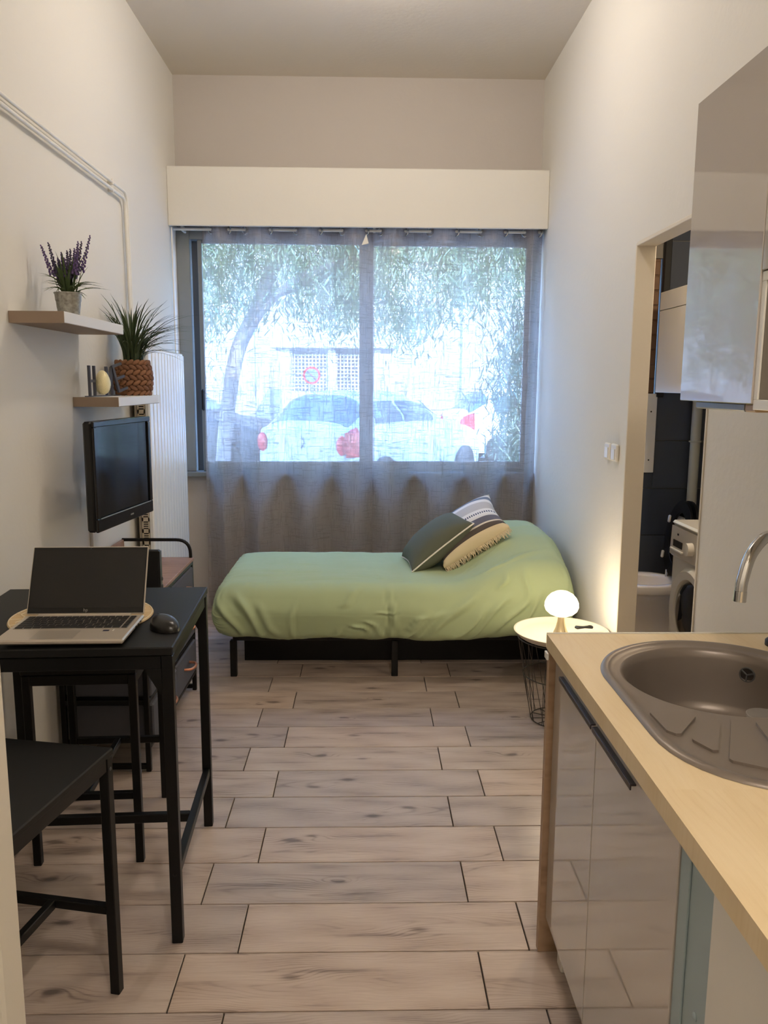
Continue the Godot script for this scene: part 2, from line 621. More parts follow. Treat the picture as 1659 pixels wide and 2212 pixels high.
func curtain(called: String, label: String, x0: float, x1: float, eyes: Array, seed_: int) -> void:
	var c := thing(called, label, "curtain", Vector3.ZERO, 0.0, "sheer curtains")
	var nz := FastNoiseLite.new()
	nz.seed = seed_
	nz.frequency = 1.0
	var nu := 150
	var nv := 60
	var p := PackedVector3Array()
	var uv := PackedVector2Array()
	var ph := []          # fold phase: passes pi at each eyelet so that the cloth crosses the rod there
	for i in nu:
		var x := lerpf(x0, x1, float(i) / (nu - 1))
		var k := 0
		while k < eyes.size() - 1 and x > eyes[k + 1]:
			k += 1
		var a: float = eyes[k]
		var b: float = eyes[min(k + 1, eyes.size() - 1)]
		var f := (x - a) / (b - a) if b > a else (x - a) / 0.15
		ph.append(PI * (k + f))
	for j in nv:
		var fy := float(j) / (nv - 1)
		var y := lerpf(0.04, 2.555, fy)
		var run := 0.0
		for i in nu:
			var x := lerpf(x0, x1, float(i) / (nu - 1))
			var low := 1.0 - fy
			var ang: float = ph[i] + low * 1.1 * nz.get_noise_2d(x * 1.4, 3.0)
			var amp := 0.05 * (1.0 + 0.35 * low * nz.get_noise_2d(x * 1.3 + 9.0, y * 0.3))
			var s := sin(ang)
			var z := -5.3 + amp * signf(s) * pow(absf(s), 0.8) + 0.006 * nz.get_noise_2d(x * 6.0, y * 0.6) * low
			var dx := 0.02 * low * nz.get_noise_2d(x * 0.9, y * 0.5 + 5.0) - 0.035 * low * (1.0 if x0 < -0.5 and i < 20 else 0.0) * (1.0 - i / 20.0)
			dx += 0.015 * cos(ang) * sin(ang)
			var q := Vector3(clampf(x + dx, XL + 0.02, XR - 0.006), y, z)
			if i > 0:
				run += q.distance_to(p[p.size() - 1])
			p.append(q)
			uv.append(Vector2(run + seed_, y))
	part(c, "cloth", MB.new().grid(p, nu, nv, false, false, uv), M["sheer linen"])
	# doubled header
	var hp := PackedVector3Array()
	var huv := PackedVector2Array()
	for j in 5:
		for i in nu:
			var q := p[(nv - 1) * nu + i]
			hp.append(Vector3(q.x, lerpf(2.44, 2.553, j / 4.0), q.z + 0.003))
			huv.append(uv[(nv - 1) * nu + i] + Vector2(0.3, -j * 0.028))
	part(c, "header", MB.new().grid(hp, nu, 5, false, false, huv), M["sheer linen"])
	for e: float in eyes:
		var ring := []
		for k in 16:
			var a := TAU * k / 16
			ring.append(Vector3(0.0, cos(a) * 0.024, sin(a) * 0.024))
		var o := part(c, "eyelet", MB.new().tube(ring, 0.0055, 6, true), M["chrome"], Vector3(e, 2.49, -5.3))
		o.rotation.y = 0.9
	if x0 < -0.5:
		var tg := MB.new()
		tg.extrude(PackedVector2Array([Vector2(0, 0), Vector2(0.045, 0.012), Vector2(0.03, 0.07)]), 0, 0.001)
		var o := part(c, "care_label", tg, M["white piping"], Vector3(-0.03, 2.4, -5.258))
		o.rotation.y = 0.2

# ---------------------------------------------------------------- bed
func bed_top(x: float, z: float) -> float:   # height of the made bed before wrinkles
	var y := 0.515
	y += 0.205 * smoothstep(0.42, 0.86, x) * (0.55 + 0.45 * smoothstep(-4.02, -4.4, z))
	y -= 0.015 * smoothstep(0.98, 1.08, x)
	return y

func bed_section(j: int, nu: int) -> Vector2:   # rounded rectangle, (z, y) from -1 to 1; most points on the front and the top
	var kz := 0.15
	var ky := 0.36
	var runs := [[0.36, Vector2(1, -1 + ky), Vector2(1, 1 - ky)], [0.08, Vector2(1 - kz, 1 - ky), Vector2.ZERO], [0.3, Vector2(1 - kz, 1), Vector2(-1 + kz, 1)], [0.06, Vector2(-1 + kz, 1 - ky), Vector2.ZERO],
		[0.06, Vector2(-1, 1 - ky), Vector2(-1, -1 + ky)], [0.03, Vector2(-1 + kz, -1 + ky), Vector2.ZERO], [0.05, Vector2(-1 + kz, -1), Vector2(1 - kz, -1)], [0.06, Vector2(1 - kz, -1 + ky), Vector2.ZERO]]
	var f := float(j) / nu
	for q in runs.size():
		if f < runs[q][0] or q == runs.size() - 1:
			var t: float = f / runs[q][0]
			if q % 2 == 0:
				return (runs[q][1] as Vector2).lerp(runs[q][2], t)
			var a: float = (q / 2) * PI / 2.0 + t * PI / 2.0
			return runs[q][1] + Vector2(cos(a) * kz, sin(a) * ky)
		f -= runs[q][0]
	return Vector2.ZERO

func folds(list: Array, q: Vector2) -> float:
	var sum := 0.0
	for f in list:
		var a := Vector2(f[0], f[1])
		var ab := Vector2(f[2], f[3]) - a
		var t := (q - a).dot(ab) / ab.length_squared()
		if t < -0.15 or t > 1.15:
			continue
		var d: float = ((q - a).cross(ab.normalized()) + 0.012 * sin(t * 5.0 + f[0] * 20.0)) / f[5]
		if absf(d) < 4.0:
			sum += f[4] * (exp(-d * d) - 0.45 * exp(-(d - 1.7) * (d - 1.7))) * smoothstep(-0.15, 0.25, t) * smoothstep(1.15, 0.6, t)
	return sum * 1.7

func bed() -> void:
	var b := thing("bed", "single bed under a sage green cover, pushed under the window", "bed", Vector3.ZERO)
	var fr := MB.new()
	fr.span(-0.7, 1.06, 0.2, 0.245, -4.88, -4.1, 0.004)
	part(b, "bed_base", fr, M["black metal"])
	part(b, "added_dark_panel", MB.new().span(-0.68, 1.04, 0.001, 0.199, -4.375, -4.36, 0.002), M["black metal"])  # guessed black panel, added where the space under the bed looks solid black
	part(b, "mattress", MB.new().span(-0.75, 1.07, 0.247, 0.46, -4.9, -4.075, 0.03), M["white piping"])
	for x: float in [-0.7, 0.155, 1.02]:
		for z: float in [-4.12, -4.84]:
			part(b, "leg", MB.new().span(x - 0.017, x + 0.017, 0.0, 0.199, z - 0.017, z + 0.017, 0.003), M["black metal"])
	# cover: sections across the bed, lofted along it
	var nz := FastNoiseLite.new()
	nz.seed = 21
	nz.frequency = 1.0
	var nu := 150
	var nx := 190
	# each fold: from, to, height, half width; on the front (x, y), on the top (x, z)
	var front_folds := [[0.16, 0.23, 0.34, 0.37, 0.011, 0.016], [0.44, 0.23, 0.63, 0.41, 0.014, 0.02], [0.53, 0.24, 0.74, 0.47, 0.013, 0.016], [0.32, 0.25, 0.58, 0.5, 0.012, 0.022], [0.21, 0.3, 0.31, 0.36, 0.008, 0.01],
		[-0.13, 0.42, -0.03, 0.49, 0.007, 0.012], [-0.07, 0.33, 0.02, 0.27, 0.009, 0.009], [0.0, 0.34, 0.1, 0.25, 0.009, 0.009], [0.06, 0.37, 0.16, 0.4, 0.006, 0.008], [-0.38, 0.22, -0.365, 0.44, 0.008, 0.009], [-0.66, 0.47, -0.52, 0.24, 0.013, 0.02],
		[-0.74, 0.44, -0.63, 0.24, 0.012, 0.018], [-0.56, 0.42, -0.44, 0.25, 0.008, 0.02], [0.66, 0.26, 0.86, 0.5, 0.011, 0.018], [0.78, 0.3, 0.92, 0.5, 0.009, 0.014], [0.82, 0.46, 0.83, 0.6, 0.008, 0.012], [0.7, 0.5, 0.72, 0.58, 0.008, 0.01], [0.24, 0.24, 0.42, 0.4, 0.008, 0.014],
		[0.14, 0.23, 0.135, 0.5, 0.009, 0.006], [0.11, 0.23, 0.112, 0.5, -0.008, 0.008], [-0.2, 0.24, -0.12, 0.3, 0.006, 0.012]]
	var top_folds := [[-0.7, -4.25, -0.3, -4.3, 0.007, 0.012], [-0.66, -4.4, -0.1, -4.33, 0.006, 0.014], [-0.5, -4.15, 0.0, -4.2, 0.007, 0.012], [-0.62, -4.6, -0.2, -4.5, 0.006, 0.014], [-0.1, -4.25, 0.3, -4.15, 0.006, 0.012],
		[0.5, -4.2, 0.8, -4.35, 0.008, 0.015], [0.6, -4.1, 0.95, -4.2, 0.008, 0.014], [0.75, -4.5, 1.0, -4.65, 0.007, 0.016], [-0.7, -4.75, -0.4, -4.68, 0.006, 0.012], [0.02, -4.5, 0.06, -4.1, -0.004, 0.008]]
	var p := PackedVector3Array()
	for i in nx:
		var fx := float(i) / (nx - 1)
		var ex := -cos(fx * PI)                       # denser towards the ends
		var x := lerpf(ex, ex * absf(ex), 0.0)
		var px := lerpf(-0.795, 1.088, x * 0.5 + 0.5)
		var ends := pow(1.0 - pow(absf(x), 30.0), 0.5) if absf(x) < 1.0 else 0.0
		var endz := pow(1.0 - pow(absf(x), 40.0), 0.5) if absf(x) < 1.0 else 0.0
		var bot := 0.222 + 0.016 * nz.get_noise_2d(px * 2.0, 4.0) + 0.006 * sin(px * 7.0 + 1.0) - 0.015 * smoothstep(0.5, 0.1, absf(px - 0.2))
		for j in nu:
			var cq := bed_section(j, nu)
			var cz := cq.x
			var cy := cq.y
			var z := -4.47 + cz * 0.43
			var top := bed_top(px, z)
			var mid := (top + bot) / 2.0
			var hy := (top - bot) / 2.0
			var y := mid + cy * hy * ends
			z = -4.47 + cz * 0.455 * (0.86 + 0.14 * endz) * (1.0 - 0.05 * maxf(0.0, -cy))
			# side bulges and slopes in below
			if cz > 0.0:
				z += (0.03 * (1.0 - cy * cy) - 0.035 * smoothstep(0.1, 1.0, cy)) * smoothstep(0.0, 0.9, cz)
			var q := Vector3(px, y, z)
			var nn := Vector3(0.15 * x, cy, cz).normalized()
			# wrinkles
			
			var hem := smoothstep(-1.0, -0.8, cy) * 0.75 + 0.25
			var d := 0.008 * nz.get_noise_2d(px * 2.6 + 20.0, (y + z) * 2.6)
			if cz > 0.75:
				d += folds(front_folds, Vector2(px, y)) * hem * smoothstep(0.85, 1.0, cz)
			if cy > 0.6:
				d += folds(top_folds, Vector2(px, z)) * smoothstep(0.7, 1.0, cy)
			var r4 := 1.0 - absf(nz.get_noise_2d(z * 22.0 + y * 18.0, px * 3.0 + 60.0))
			d += 0.014 * pow(clampf(r4, 0.0, 1.0), 3.0) * (smoothstep(0.9, 0.995, absf(x)))
			p.append(q + nn * d * (0.25 + 0.75 * ends))
	var g := MB.new().grid(p, nu, nx, true, true)
	part(b, "bed_cover", g, M["sage cotton"])
	# cushions lean to the right one behind the other
	cushion_olive()
	cushion_striped()

func pillow_mesh(w: float, d: float, t: float, nu := 40, nv := 40) -> MB:
	var mb := MB.new()
	for side in 2:
		var sg := 1.0 if side == 0 else -1.0
		var p := PackedVector3Array()
		var uv := PackedVector2Array()
		for j in nv:
			for i in nu:
				var a := -cos(PI * i / (nu - 1))
				var b := -cos(PI * j / (nv - 1))
				var h := pow(maxf(0.0, (1.0 - a * a) * (1.0 - b * b)), 0.42) * t / 2.0
				var pinch := 1.0 - 0.09 * (1.0 - pow(absf(b), 2.0)) * pow(absf(a), 2.0)
				var pinch2 := 1.0 - 0.09 * (1.0 - pow(absf(a), 2.0)) * pow(absf(b), 2.0)
				h *= 1.0 + 0.05 * sin(a * 9.0 + b * 4.0) * absf(a * b)
				p.append(Vector3(a * w / 2.0 * pinch, sg * h, b * d / 2.0 * pinch2))
				uv.append(Vector2(a * 0.5 + 0.5, b * 0.5 + 0.5))
		mb.grid(p, nu, nv, false, side == 0, uv)
	return mb

func pillow_edge(w: float, d: float, only_near := false) -> Array:
	var out := []
	for s in 4:
		for k in 12:
			var f := -1.0 + 2.0 * k / 12.0
			var a: float = [f, 1.0, -f, -1.0][s]
			var b: float = [-1.0, f, 1.0, -f][s]
			if only_near and s != 2:
				continue
			out.append(Vector3(a * w / 2.0 * (1.0 - 0.09 * (1.0 - b * b) * a * a), 0, b * d / 2.0 * (1.0 - 0.09 * (1.0 - a * a) * b * b)))
	if only_near:
		out.append(Vector3(-w / 2.0, 0, d / 2.0))
	return out

func cushion_olive() -> void:
	var c := thing("cushion", "dark olive cushion with white piping leaning on the striped cushion", "cushion", Vector3(0.405, 0.65, -4.55))
	c.rotation = Vector3(0.0, 0.1, deg_to_rad(38.0))
	part(c, "cushion_cover", pillow_mesh(0.43, 0.4, 0.2), M["olive cotton"])
	part(c, "piping", MB.new().tube(pillow_edge(0.434, 0.404), 0.0045, 6, true), M["white piping"])

func cushion_striped() -> void:
	var img := Image.create(64, 512, false, Image.FORMAT_RGB8)
	var bands := [[0.0, c8(196, 186, 168)], [0.06, c8(232, 230, 226)], [0.13, c8(118, 128, 146)], [0.24, c8(236, 234, 230)], [0.34, c8(198, 194, 190)], [0.56, c8(236, 234, 230)], [0.7, c8(228, 224, 216)], [0.745, c8(104, 104, 116)], [0.86, c8(226, 216, 196)], [0.885, c8(92, 84, 80)]]
	for b in bands:
		img.fill_rect(Rect2i(0, int(b[0] * 512), 64, 512), b[1])
	for k in 8:
		img.fill_rect(Rect2i(k * 8, 318, 4, 22), c8(70, 80, 108))
	var m := mat("striped weave", Color.WHITE, 0.9)
	m.albedo_texture = ImageTexture.create_from_image(img)
	m.uv1_scale = Vector3(4, 1, 1)
	var c := thing("cushion", "striped grey, white and blue cushion with a cream fringe", "cushion", Vector3(0.585, 0.715, -4.555))
	c.rotation = Vector3(0.28, 0.12, deg_to_rad(36.0))
	part(c, "cushion_cover", pillow_mesh(0.42, 0.42, 0.2), m)
	# cream gusset along the near edge, with loose threads
	var g := PackedVector3Array()
	for j in 5:
		for i in 24:
			var f := -1.0 + 2.0 * i / 23.0
			var a := PI * (j / 4.0 - 0.5)
			var r := 0.046 * pow(maxf(0.0, 1.0 - f * f), 0.4) + 0.004
			g.append(Vector3(f * 0.212, sin(a) * r, 0.182 + 0.018 * f * f + cos(a) * 0.024))
	part(c, "gusset", MB.new().grid(g, 24, 5, false, false), M["natural linen"])
	var fr := MB.new()
	var r := RandomNumberGenerator.new()
	r.seed = 5
	for k in 150:
		var f := -1.0 + 2.0 * k / 149.0 + r.randf_range(-0.01, 0.01)
		var o := Vector3(f * 0.208, -0.014 * pow(maxf(0.0, 1.0 - f * f), 0.4) - 0.002, 0.203 + 0.016 * f * f)
		var l := r.randf_range(0.022, 0.042)
		fr.tube([o, o + Vector3(r.randf_range(-0.006, 0.006), -l * 0.2, l * 0.45), o + Vector3(r.randf_range(-0.012, 0.012), -l * 0.75, l * 0.75)], [0.0026, 0.0022, 0.0012], 4)
	var fo := part(c, "fringe", fr, M["natural linen"])
	fo.set_meta("kind", "stuff")

# ---------------------------------------------------------------- table and stools
func table_and_stools() -> void:
	var t := thing("bar_table", "square black bar table with metal legs against the left wall", "table", Vector3(-0.845, 0, -2.335), 0.05)
	var bm: Material = M["black metal"]
	part(t, "table_top", MB.new().box(Vector3(0, 0.848, 0), Vector3(0.65, 0.024, 0.635), 0.003), M["black top"])
	var hx := 0.308
	var hz := 0.3
	for sx: float in [-1.0, 1.0]:
		for sz: float in [-1.0, 1.0]:
			var l := MB.new()
			l.box(Vector3(sx * hx, 0.418, sz * hz), Vector3(0.03, 0.834, 0.03), 0.002)
			var o := part(t, "leg", l, bm)
			var g := MB.new()   # corner gusset plates
			g.xf = Transform3D(Basis.IDENTITY, Vector3(0, 0, sz * hz))
			g.extrude(PackedVector2Array([Vector2(sx * (hx - 0.015), 0.8), Vector2(sx * (hx - 0.06), 0.8), Vector2(sx * (hx - 0.015), 0.72)]), -0.012, 0.012)
			part(o, "gusset", g, bm)
			part(o, "bolt", MB.new().ball(Vector3(sx * hx, 0.21, sz * (hz + 0.015)), Vector3(0.005, 0.005, 0.002), 10, 6), bm)
	var ap := MB.new()
	for s: float in [-1.0, 1.0]:
		ap.box(Vector3(0, 0.816, s * hz), Vector3(hx * 2 - 0.03, 0.038, 0.022), 0.002)
		ap.box(Vector3(s * hx, 0.816, 0), Vector3(0.022, 0.038, hz * 2 - 0.03), 0.002)
	part(t, "apron", ap, bm)
	for s: float in [-1.0, 1.0]:
		part(t, "side_stretcher", MB.new().box(Vector3(s * hx, 0.205, 0), Vector3(0.022, 0.028, hz * 2 - 0.03), 0.002), bm)
	part(t, "cross_stretcher", MB.new().box(Vector3(0, 0.205, 0), Vector3(hx * 2 - 0.022, 0.028, 0.022), 0.002), bm)
	stool("black bar stool standing clear of the table, nearest the viewer", Vector3(-0.835, 0, -1.69), -0.2)
	stool("black bar stool pushed in under the far side of the table", Vector3(-0.905, 0, -2.635), 0.05)

func stool(label: String, at: Vector3, turn: float) -> void:
	var s := thing("bar_stool", label, "stool", at, turn, "bar stools of the table")
	var bm: Material = M["black metal"]
	var hx := 0.162
	var hz := 0.207
	part(s, "seat", MB.new().box(Vector3(0, 0.651, 0), Vector3(0.355, 0.018, 0.44), 0.003), M["black top"])
	var ap := MB.new()
	for q: float in [-1.0, 1.0]:
		ap.box(Vector3(0, 0.624, q * hz), Vector3(hx * 2 - 0.024, 0.034, 0.02), 0.002)
		ap.box(Vector3(q * hx, 0.624, 0), Vector3(0.02, 0.034, hz * 2 - 0.024), 0.002)
	part(s, "apron", ap, bm)
	for sx: float in [-1.0, 1.0]:
		for sz: float in [-1.0, 1.0]:
			part(s, "leg", MB.new().box(Vector3(sx * hx, 0.3205, sz * hz), Vector3(0.025, 0.641, 0.025), 0.002), bm)
			part(s, "screw", MB.new().ball(Vector3(sx * (hx + 0.0125), 0.61, sz * hz), Vector3(0.002, 0.005, 0.005), 8, 6), M["dark aluminium"])
	for q: float in [-1.0, 1.0]:
		part(s, "footrest", MB.new().box(Vector3(0, 0.232, q * hz), Vector3(hx * 2 - 0.025, 0.024, 0.02), 0.002), bm)
	part(s, "centre_stretcher", MB.new().box(Vector3(0, 0.232, 0), Vector3(0.02, 0.024, hz * 2 - 0.02), 0.002), bm)

# ---------------------------------------------------------------- fabric drawer chest
func drawer_chest() -> void:
	var z0 := -3.045
	var z1 := -3.935
	var xf := -0.858
	var xb := -1.205
	var c := thing("drawer_chest", "black metal chest with charcoal fabric drawers and copper handles", "chest", Vector3.ZERO)
	var bm: Material = M["black metal"]
	var f := MB.new()
	for z: float in [z0 - 0.01, z1 + 0.01]:
		for x: float in [xf - 0.01, xb + 0.01]:
			f.span(x - 0.01, x + 0.01, 0.0, 0.668, z - 0.01, z + 0.01, 0.002)
		for y: float in [0.02, 0.29, 0.48]:
			f.span(xb + 0.02, xf - 0.02, y - 0.01, y + 0.01, z - 0.01, z + 0.01, 0.002)
	var zm := (z0 + z1) / 2.0
	for x: float in [xf - 0.01, xb + 0.01]:
		for y: float in [0.1, 0.29, 0.48, 0.66]:
			f.span(x - 0.01, x + 0.01, y - 0.008, y + 0.008, z1 + 0.02, z0 - 0.02, 0.002)
	f.span(xf - 0.02, xf, 0.108, 0.652, zm - 0.008, zm + 0.008, 0.002)
	part(c, "frame", f, bm)
	part(c, "chest_top", MB.new().span(xb, xf + 0.004, 0.67, 0.686, z1 - 0.004, z0 + 0.004, 0.002), M["chest top wood"])
	part(c, "back_board", MB.new().span(xb, xb + 0.014, 0.688, 0.778, z1 + 0.01, z0 - 0.01, 0.002), M["chest top wood"])
	for z: float in [z1 + 0.008, z0 - 0.008]:
		var pth := bent([Vector3(xf - 0.01, 0.686, z), Vector3(xf - 0.01, 0.776, z), Vector3(xb + 0.004, 0.776, z)], 0.07, 8)
		part(c, "end_rail", MB.new().tube(pth, 0.0085, 8), bm)
	var k := 0
	for row in 3:
		for col in 2:
			var a: float = [z0 - 0.024, zm - 0.012][col]
			var b: float = [zm + 0.012, z1 + 0.024][col]
			var y0: float = [0.495, 0.305, 0.112][row]
			var y1: float = [0.645, 0.468, 0.275][row]
			var out: float = [0.004, 0.002, 0.006, 0.003, 0.012, 0.004][k]
			var d := part(c, "drawer", MB.new().span(xb + 0.03, xf + out, y0, y1, b, a, 0.006), M["charcoal fabric"])
			var zc := (a + b) / 2.0
			var yc := y1 - 0.07
			var xh := xf + out
			var hp := smooth_path([Vector3(xh, yc, zc + 0.055), Vector3(xh + 0.03, yc, zc + 0.045), Vector3(xh + 0.042, yc, zc), Vector3(xh + 0.03, yc, zc - 0.045), Vector3(xh, yc, zc - 0.055)], 5)
			part(d, "handle", MB.new().tube(hp, 0.0065, 8), M["copper"])
			k += 1
	# flat black panel standing on the chest behind the laptop
	var o := thing("flat_panel", "flat black panel standing on the chest behind the laptop", "panel", Vector3(-1.0, 0.687, -3.12))
	part(o, "housing", MB.new().span(-0.19, 0.19, 0.0, 0.206, -0.014, 0.014, 0.004), M["black plastic"])
	part(o, "edge_strip", MB.new().span(0.1905, 0.194, 0.004, 0.202, -0.012, 0.012, 0.001), M["dark aluminium"])
	for y: float in [0.06, 0.09]:
		part(o, "edge_button", MB.new().ball(Vector3(0.196, y, 0.0), Vector3(0.004, 0.008, 0.006), 10, 6), M["dark aluminium"])

# ---------------------------------------------------------------- kitchen
func sink_outline(ang: float, inset: float) -> Vector2:    # outline around the bowl centre (0, 0); +y of the result is towards the viewer
	var d := Vector2(cos(ang), sin(ang))
	var lo := 0.0
	var hi := 1.2
	for k in 26:
		var m := (lo + hi) / 2.0
		var q := d * m
		var r := 0.2555 - inset
		var inside: bool
		if q.y < 0.0:
			inside = q.length() < r
		elif q.y < 0.28:
			inside = absf(q.x) < r
		else:
			inside = pow(absf(q.x) / r, 2.3) + pow((q.y - 0.28) / (0.24 - inset), 2.3) < 1.0
		if inside:
			lo = m
		else:
			hi = m
	return d * lo

func kitchen() -> void:
	var gl: Material = M["glossy cabinet white"]
	var sc := Vector2(0.785, -1.69)
	# worktop with the cut-out for the sink
	var outer := [Vector2(0.473, 2.016), Vector2(1.129, 2.016), Vector2(1.129, -0.2), Vector2(0.473, -0.2)]
	var poly := PackedVector2Array()
	var hole := []
	for k in 41:
		var q := sink_outline(PI / 2.0 + 0.002 + (TAU - 0.004) * k / 40.0, 0.02)
		hole.append(Vector2(sc.x + q.x, -(sc.y + q.y)))
	poly.append_array([Vector2(0.473, 2.016), Vector2(0.473, -0.2), Vector2(hole[0].x - 0.0004, -0.2)])
	for q in hole:
		poly.append(q)
	poly.append_array([Vector2(hole[40].x + 0.0004, -0.2), Vector2(1.129, -0.2), Vector2(1.129, 2.016)])
	var wt := MB.new()
	wt.xf = Transform3D(Basis(Vector3(1, 0, 0), Vector3(0, 0, -1), Vector3(0, 1, 0)), Vector3.ZERO)
	wt.extrude(poly, 0.862, 0.9)
	for k in wt.t.size():
		wt.t[k] = Vector2(wt.t[k].y / 1.2, wt.t[k].x / 0.3)
	var top := solid("worktop", "light oak kitchen worktop along the right wall", "worktop", wt, M["oak laminate"])
	part(top, "edge_trim", MB.new().span(0.473, 1.129, 0.862, 0.903, -2.021, -2.0165, 0.001), M["white plastic"])
	# end panel
	var ep := solid("end_panel", "oak panel closing the far end of the kitchen unit", "panel", MB.new().span(0.475, 1.125, 0.0, 0.8615, -2.014, -1.989, 0.001), M["oak end panel"])
	part(ep, "edge_strip", MB.new().span(0.468, 0.474, 0.838, 0.856, -2.0145, -1.988, 0.001), M["white plastic"])
	# base units
	var units := [[-1.987, -1.612, "glossy white base cabinet beside the oak end panel"], [-1.608, -1.152, "glossy white base cabinet under the sink bowl and drainer"]]
	for u in units:
		var c := thing("base_cabinet", u[2], "cabinet", Vector3.ZERO, 0.0, "kitchen base cabinets")
		var body := MB.new()
		body.span(0.512, 1.12, 0.105, 0.123, u[0] + 0.001, u[1] - 0.001).span(0.512, 1.12, 0.123, 0.72, u[0] + 0.001, u[0] + 0.018).span(0.512, 1.12, 0.123, 0.72, u[1] - 0.018, u[1] - 0.001).span(1.1, 1.12, 0.123, 0.72, u[0] + 0.018, u[1] - 0.018)
		part(c, "carcass", body, M["white plastic"])
		var d := part(c, "door", MB.new().span(0.492, 0.511, 0.108, 0.842, u[0], u[1], 0.0015), gl)
		var hz0: float = u[0] + 0.085 if u[0] < -1.9 else u[0] + 0.002
		var hz1: float = u[1] - 0.005 if u[0] < -1.9 else -1.355
		part(d, "edge_handle", MB.new().span(0.482, 0.492, 0.823, 0.827, hz0, hz1, 0.001).span(0.48, 0.483, 0.815, 0.827, hz0, hz1, 0.001), mat("handle bronze", c8(74, 68, 70), 0.4, 0.4))
		for z: float in [u[0] + 0.06, u[1] - 0.06]:
			part(c, "cabinet_foot", MB.new().span(0.518, 0.556, 0.0, 0.104, z - 0.022, z + 0.022, 0.004), M["white plastic"])
	var fp := solid("filler_panel", "pale blue-grey metal panel with a rivet between base cabinet and white appliance", "panel", MB.new().span(0.499, 0.517, 0.0, 0.861, -1.1505, -1.0335, 0.001), mat("pale blue panel", c8(166, 184, 191), 0.5))
	part(fp, "folded_edge", MB.new().span(0.495, 0.4988, 0.0, 0.861, -1.1505, -1.116, 0.001), M["pale blue panel"])
	part(fp, "rivet", MB.new().ball(Vector3(0.4985, 0.6, -1.072), Vector3(0.003, 0.007, 0.007), 12, 8), M["pale blue panel"])
	var ap := thing("white_appliance", "white under-counter appliance nearest the viewer below the worktop", "appliance")
	part(ap, "housing", MB.new().span(0.53, 1.1, 0.02, 0.85, -1.03, -0.45, 0.004), M["white enamel"])
	part(ap, "front_door", MB.new().span(0.493, 0.529, 0.06, 0.861, -1.032, -0.45, 0.004), M["white enamel"])
	for z: float in [-0.98, -0.5]:
		part(ap, "foot", MB.new().span(0.56, 0.6, 0.0, 0.0195, z - 0.02, z + 0.02, 0.002), M["black plastic"])
	# sink: one moulded piece
	var sm := bump(mat("composite sink", c8(128, 118, 110), 0.32), noise_tex(31, 0.6, [], 256, 2), 0.015, 20.0)
	sm.metallic = 0.3
	var na := 96
	var loops := [[0.0, 0.9005, -1], [0.003, 0.9065, -1], [0.012, 0.908, -1], [0.019, 0.9055, -1], [0.024, 0.902, -1], [0.034, 0.9012, -1]]
	var p := PackedVector3Array()
	for l in loops:
		for k in na:
			var q := sink_outline(TAU * k / na + 0.01, l[0])
			p.append(Vector3(sc.x + q.x, l[1], sc.y + q.y))
	for l in [[0.214, 0.9008], [0.21, 0.8995], [0.204, 0.893], [0.199, 0.88], [0.193, 0.83], [0.186, 0.775], [0.17, 0.752], [0.14, 0.744], [0.045, 0.74], [0.04, 0.736], [0.001, 0.736]]:
		for k in na:
			var a := TAU * k / na + 0.01
			p.append(Vector3(sc.x + l[0] * cos(a), l[1], sc.y + l[0] * sin(a)))
	var sk := thing("kitchen_sink", "grey-brown composite sink with round bowl and ribbed drainer", "sink")
	part(sk, "basin", MB.new().grid(p, na, loops.size() + 11, true, true), sm)
	# raised pads of the drainer
	var pads := [[Vector2(-0.15, 0.20), Vector2(-0.225, 0.19), Vector2(-0.222, 0.28), Vector2(-0.205, 0.30), Vector2(-0.14, 0.215)],
		[Vector2(-0.125, 0.222), Vector2(-0.19, 0.318), Vector2(-0.166, 0.375), Vector2(-0.098, 0.226)],
		[Vector2(-0.078, 0.23), Vector2(-0.158, 0.4), Vector2(-0.1, 0.435), Vector2(-0.056, 0.236)],
		[Vector2(-0.036, 0.24), Vector2(-0.07, 0.442), Vector2(0.07, 0.442), Vector2(0.036, 0.24)],
		[Vector2(0.078, 0.23), Vector2(0.158, 0.4), Vector2(0.1, 0.435), Vector2(0.056, 0.236)],
		[Vector2(0.125, 0.222), Vector2(0.19, 0.318), Vector2(0.166, 0.375), Vector2(0.098, 0.226)]]
	for q in pads:
		var poly2 := PackedVector2Array()
		for w in Geometry2D.offset_polygon(Geometry2D.offset_polygon(PackedVector2Array(q), -0.006)[0], 0.006, Geometry2D.JOIN_ROUND)[0]:
			poly2.append(Vector2(sc.x + w.x, -(sc.y + w.y)))
		var pm := MB.new()
		pm.xf = wt.xf
		pm.extrude(poly2, 0.9, 0.9062)
		part(sk, "drainer_pad", pm, sm)
	var ov := MB.new()
	var od := Vector3(0.68, 0.0, -0.73).normalized()
	var oc := Vector3(sc.x, 0.855, sc.y) + od * 0.1955
	var ob := Basis(Vector3.UP.cross(-od).normalized(), Vector3.UP, -od)
	var ringp := []
	for k in 24:
		ringp.append(oc + ob * Vector3(cos(TAU * k / 24), sin(TAU * k / 24), 0) * 0.017)
	ov.tube(ringp, 0.0022, 6, true)
	for k in 3:
		var a := TAU * k / 3 + 0.4
		ov.tube([oc - od * 0.001, oc - od * 0.001 + ob * Vector3(cos(a), sin(a), 0) * 0.016], 0.0025, 6)
	var oo := part(sk, "overflow", ov, M["dark aluminium"])
	var dk := MB.new()
	dk.xf = Transform3D(Basis(ob.x, ob.z, -ob.y), oc + ob.z * 0.0005)
	dk.lathe([Vector2(0, -0.001), Vector2(0.016, -0.001), Vector2(0.016, 0.0006), Vector2(0, 0.0006)], 20)
	part(oo, "overflow_hole", dk, M["slot dark"])
	var dr := MB.new()
	dr.xf = Transform3D(Basis.IDENTITY, Vector3(sc.x, 0.7362, sc.y))
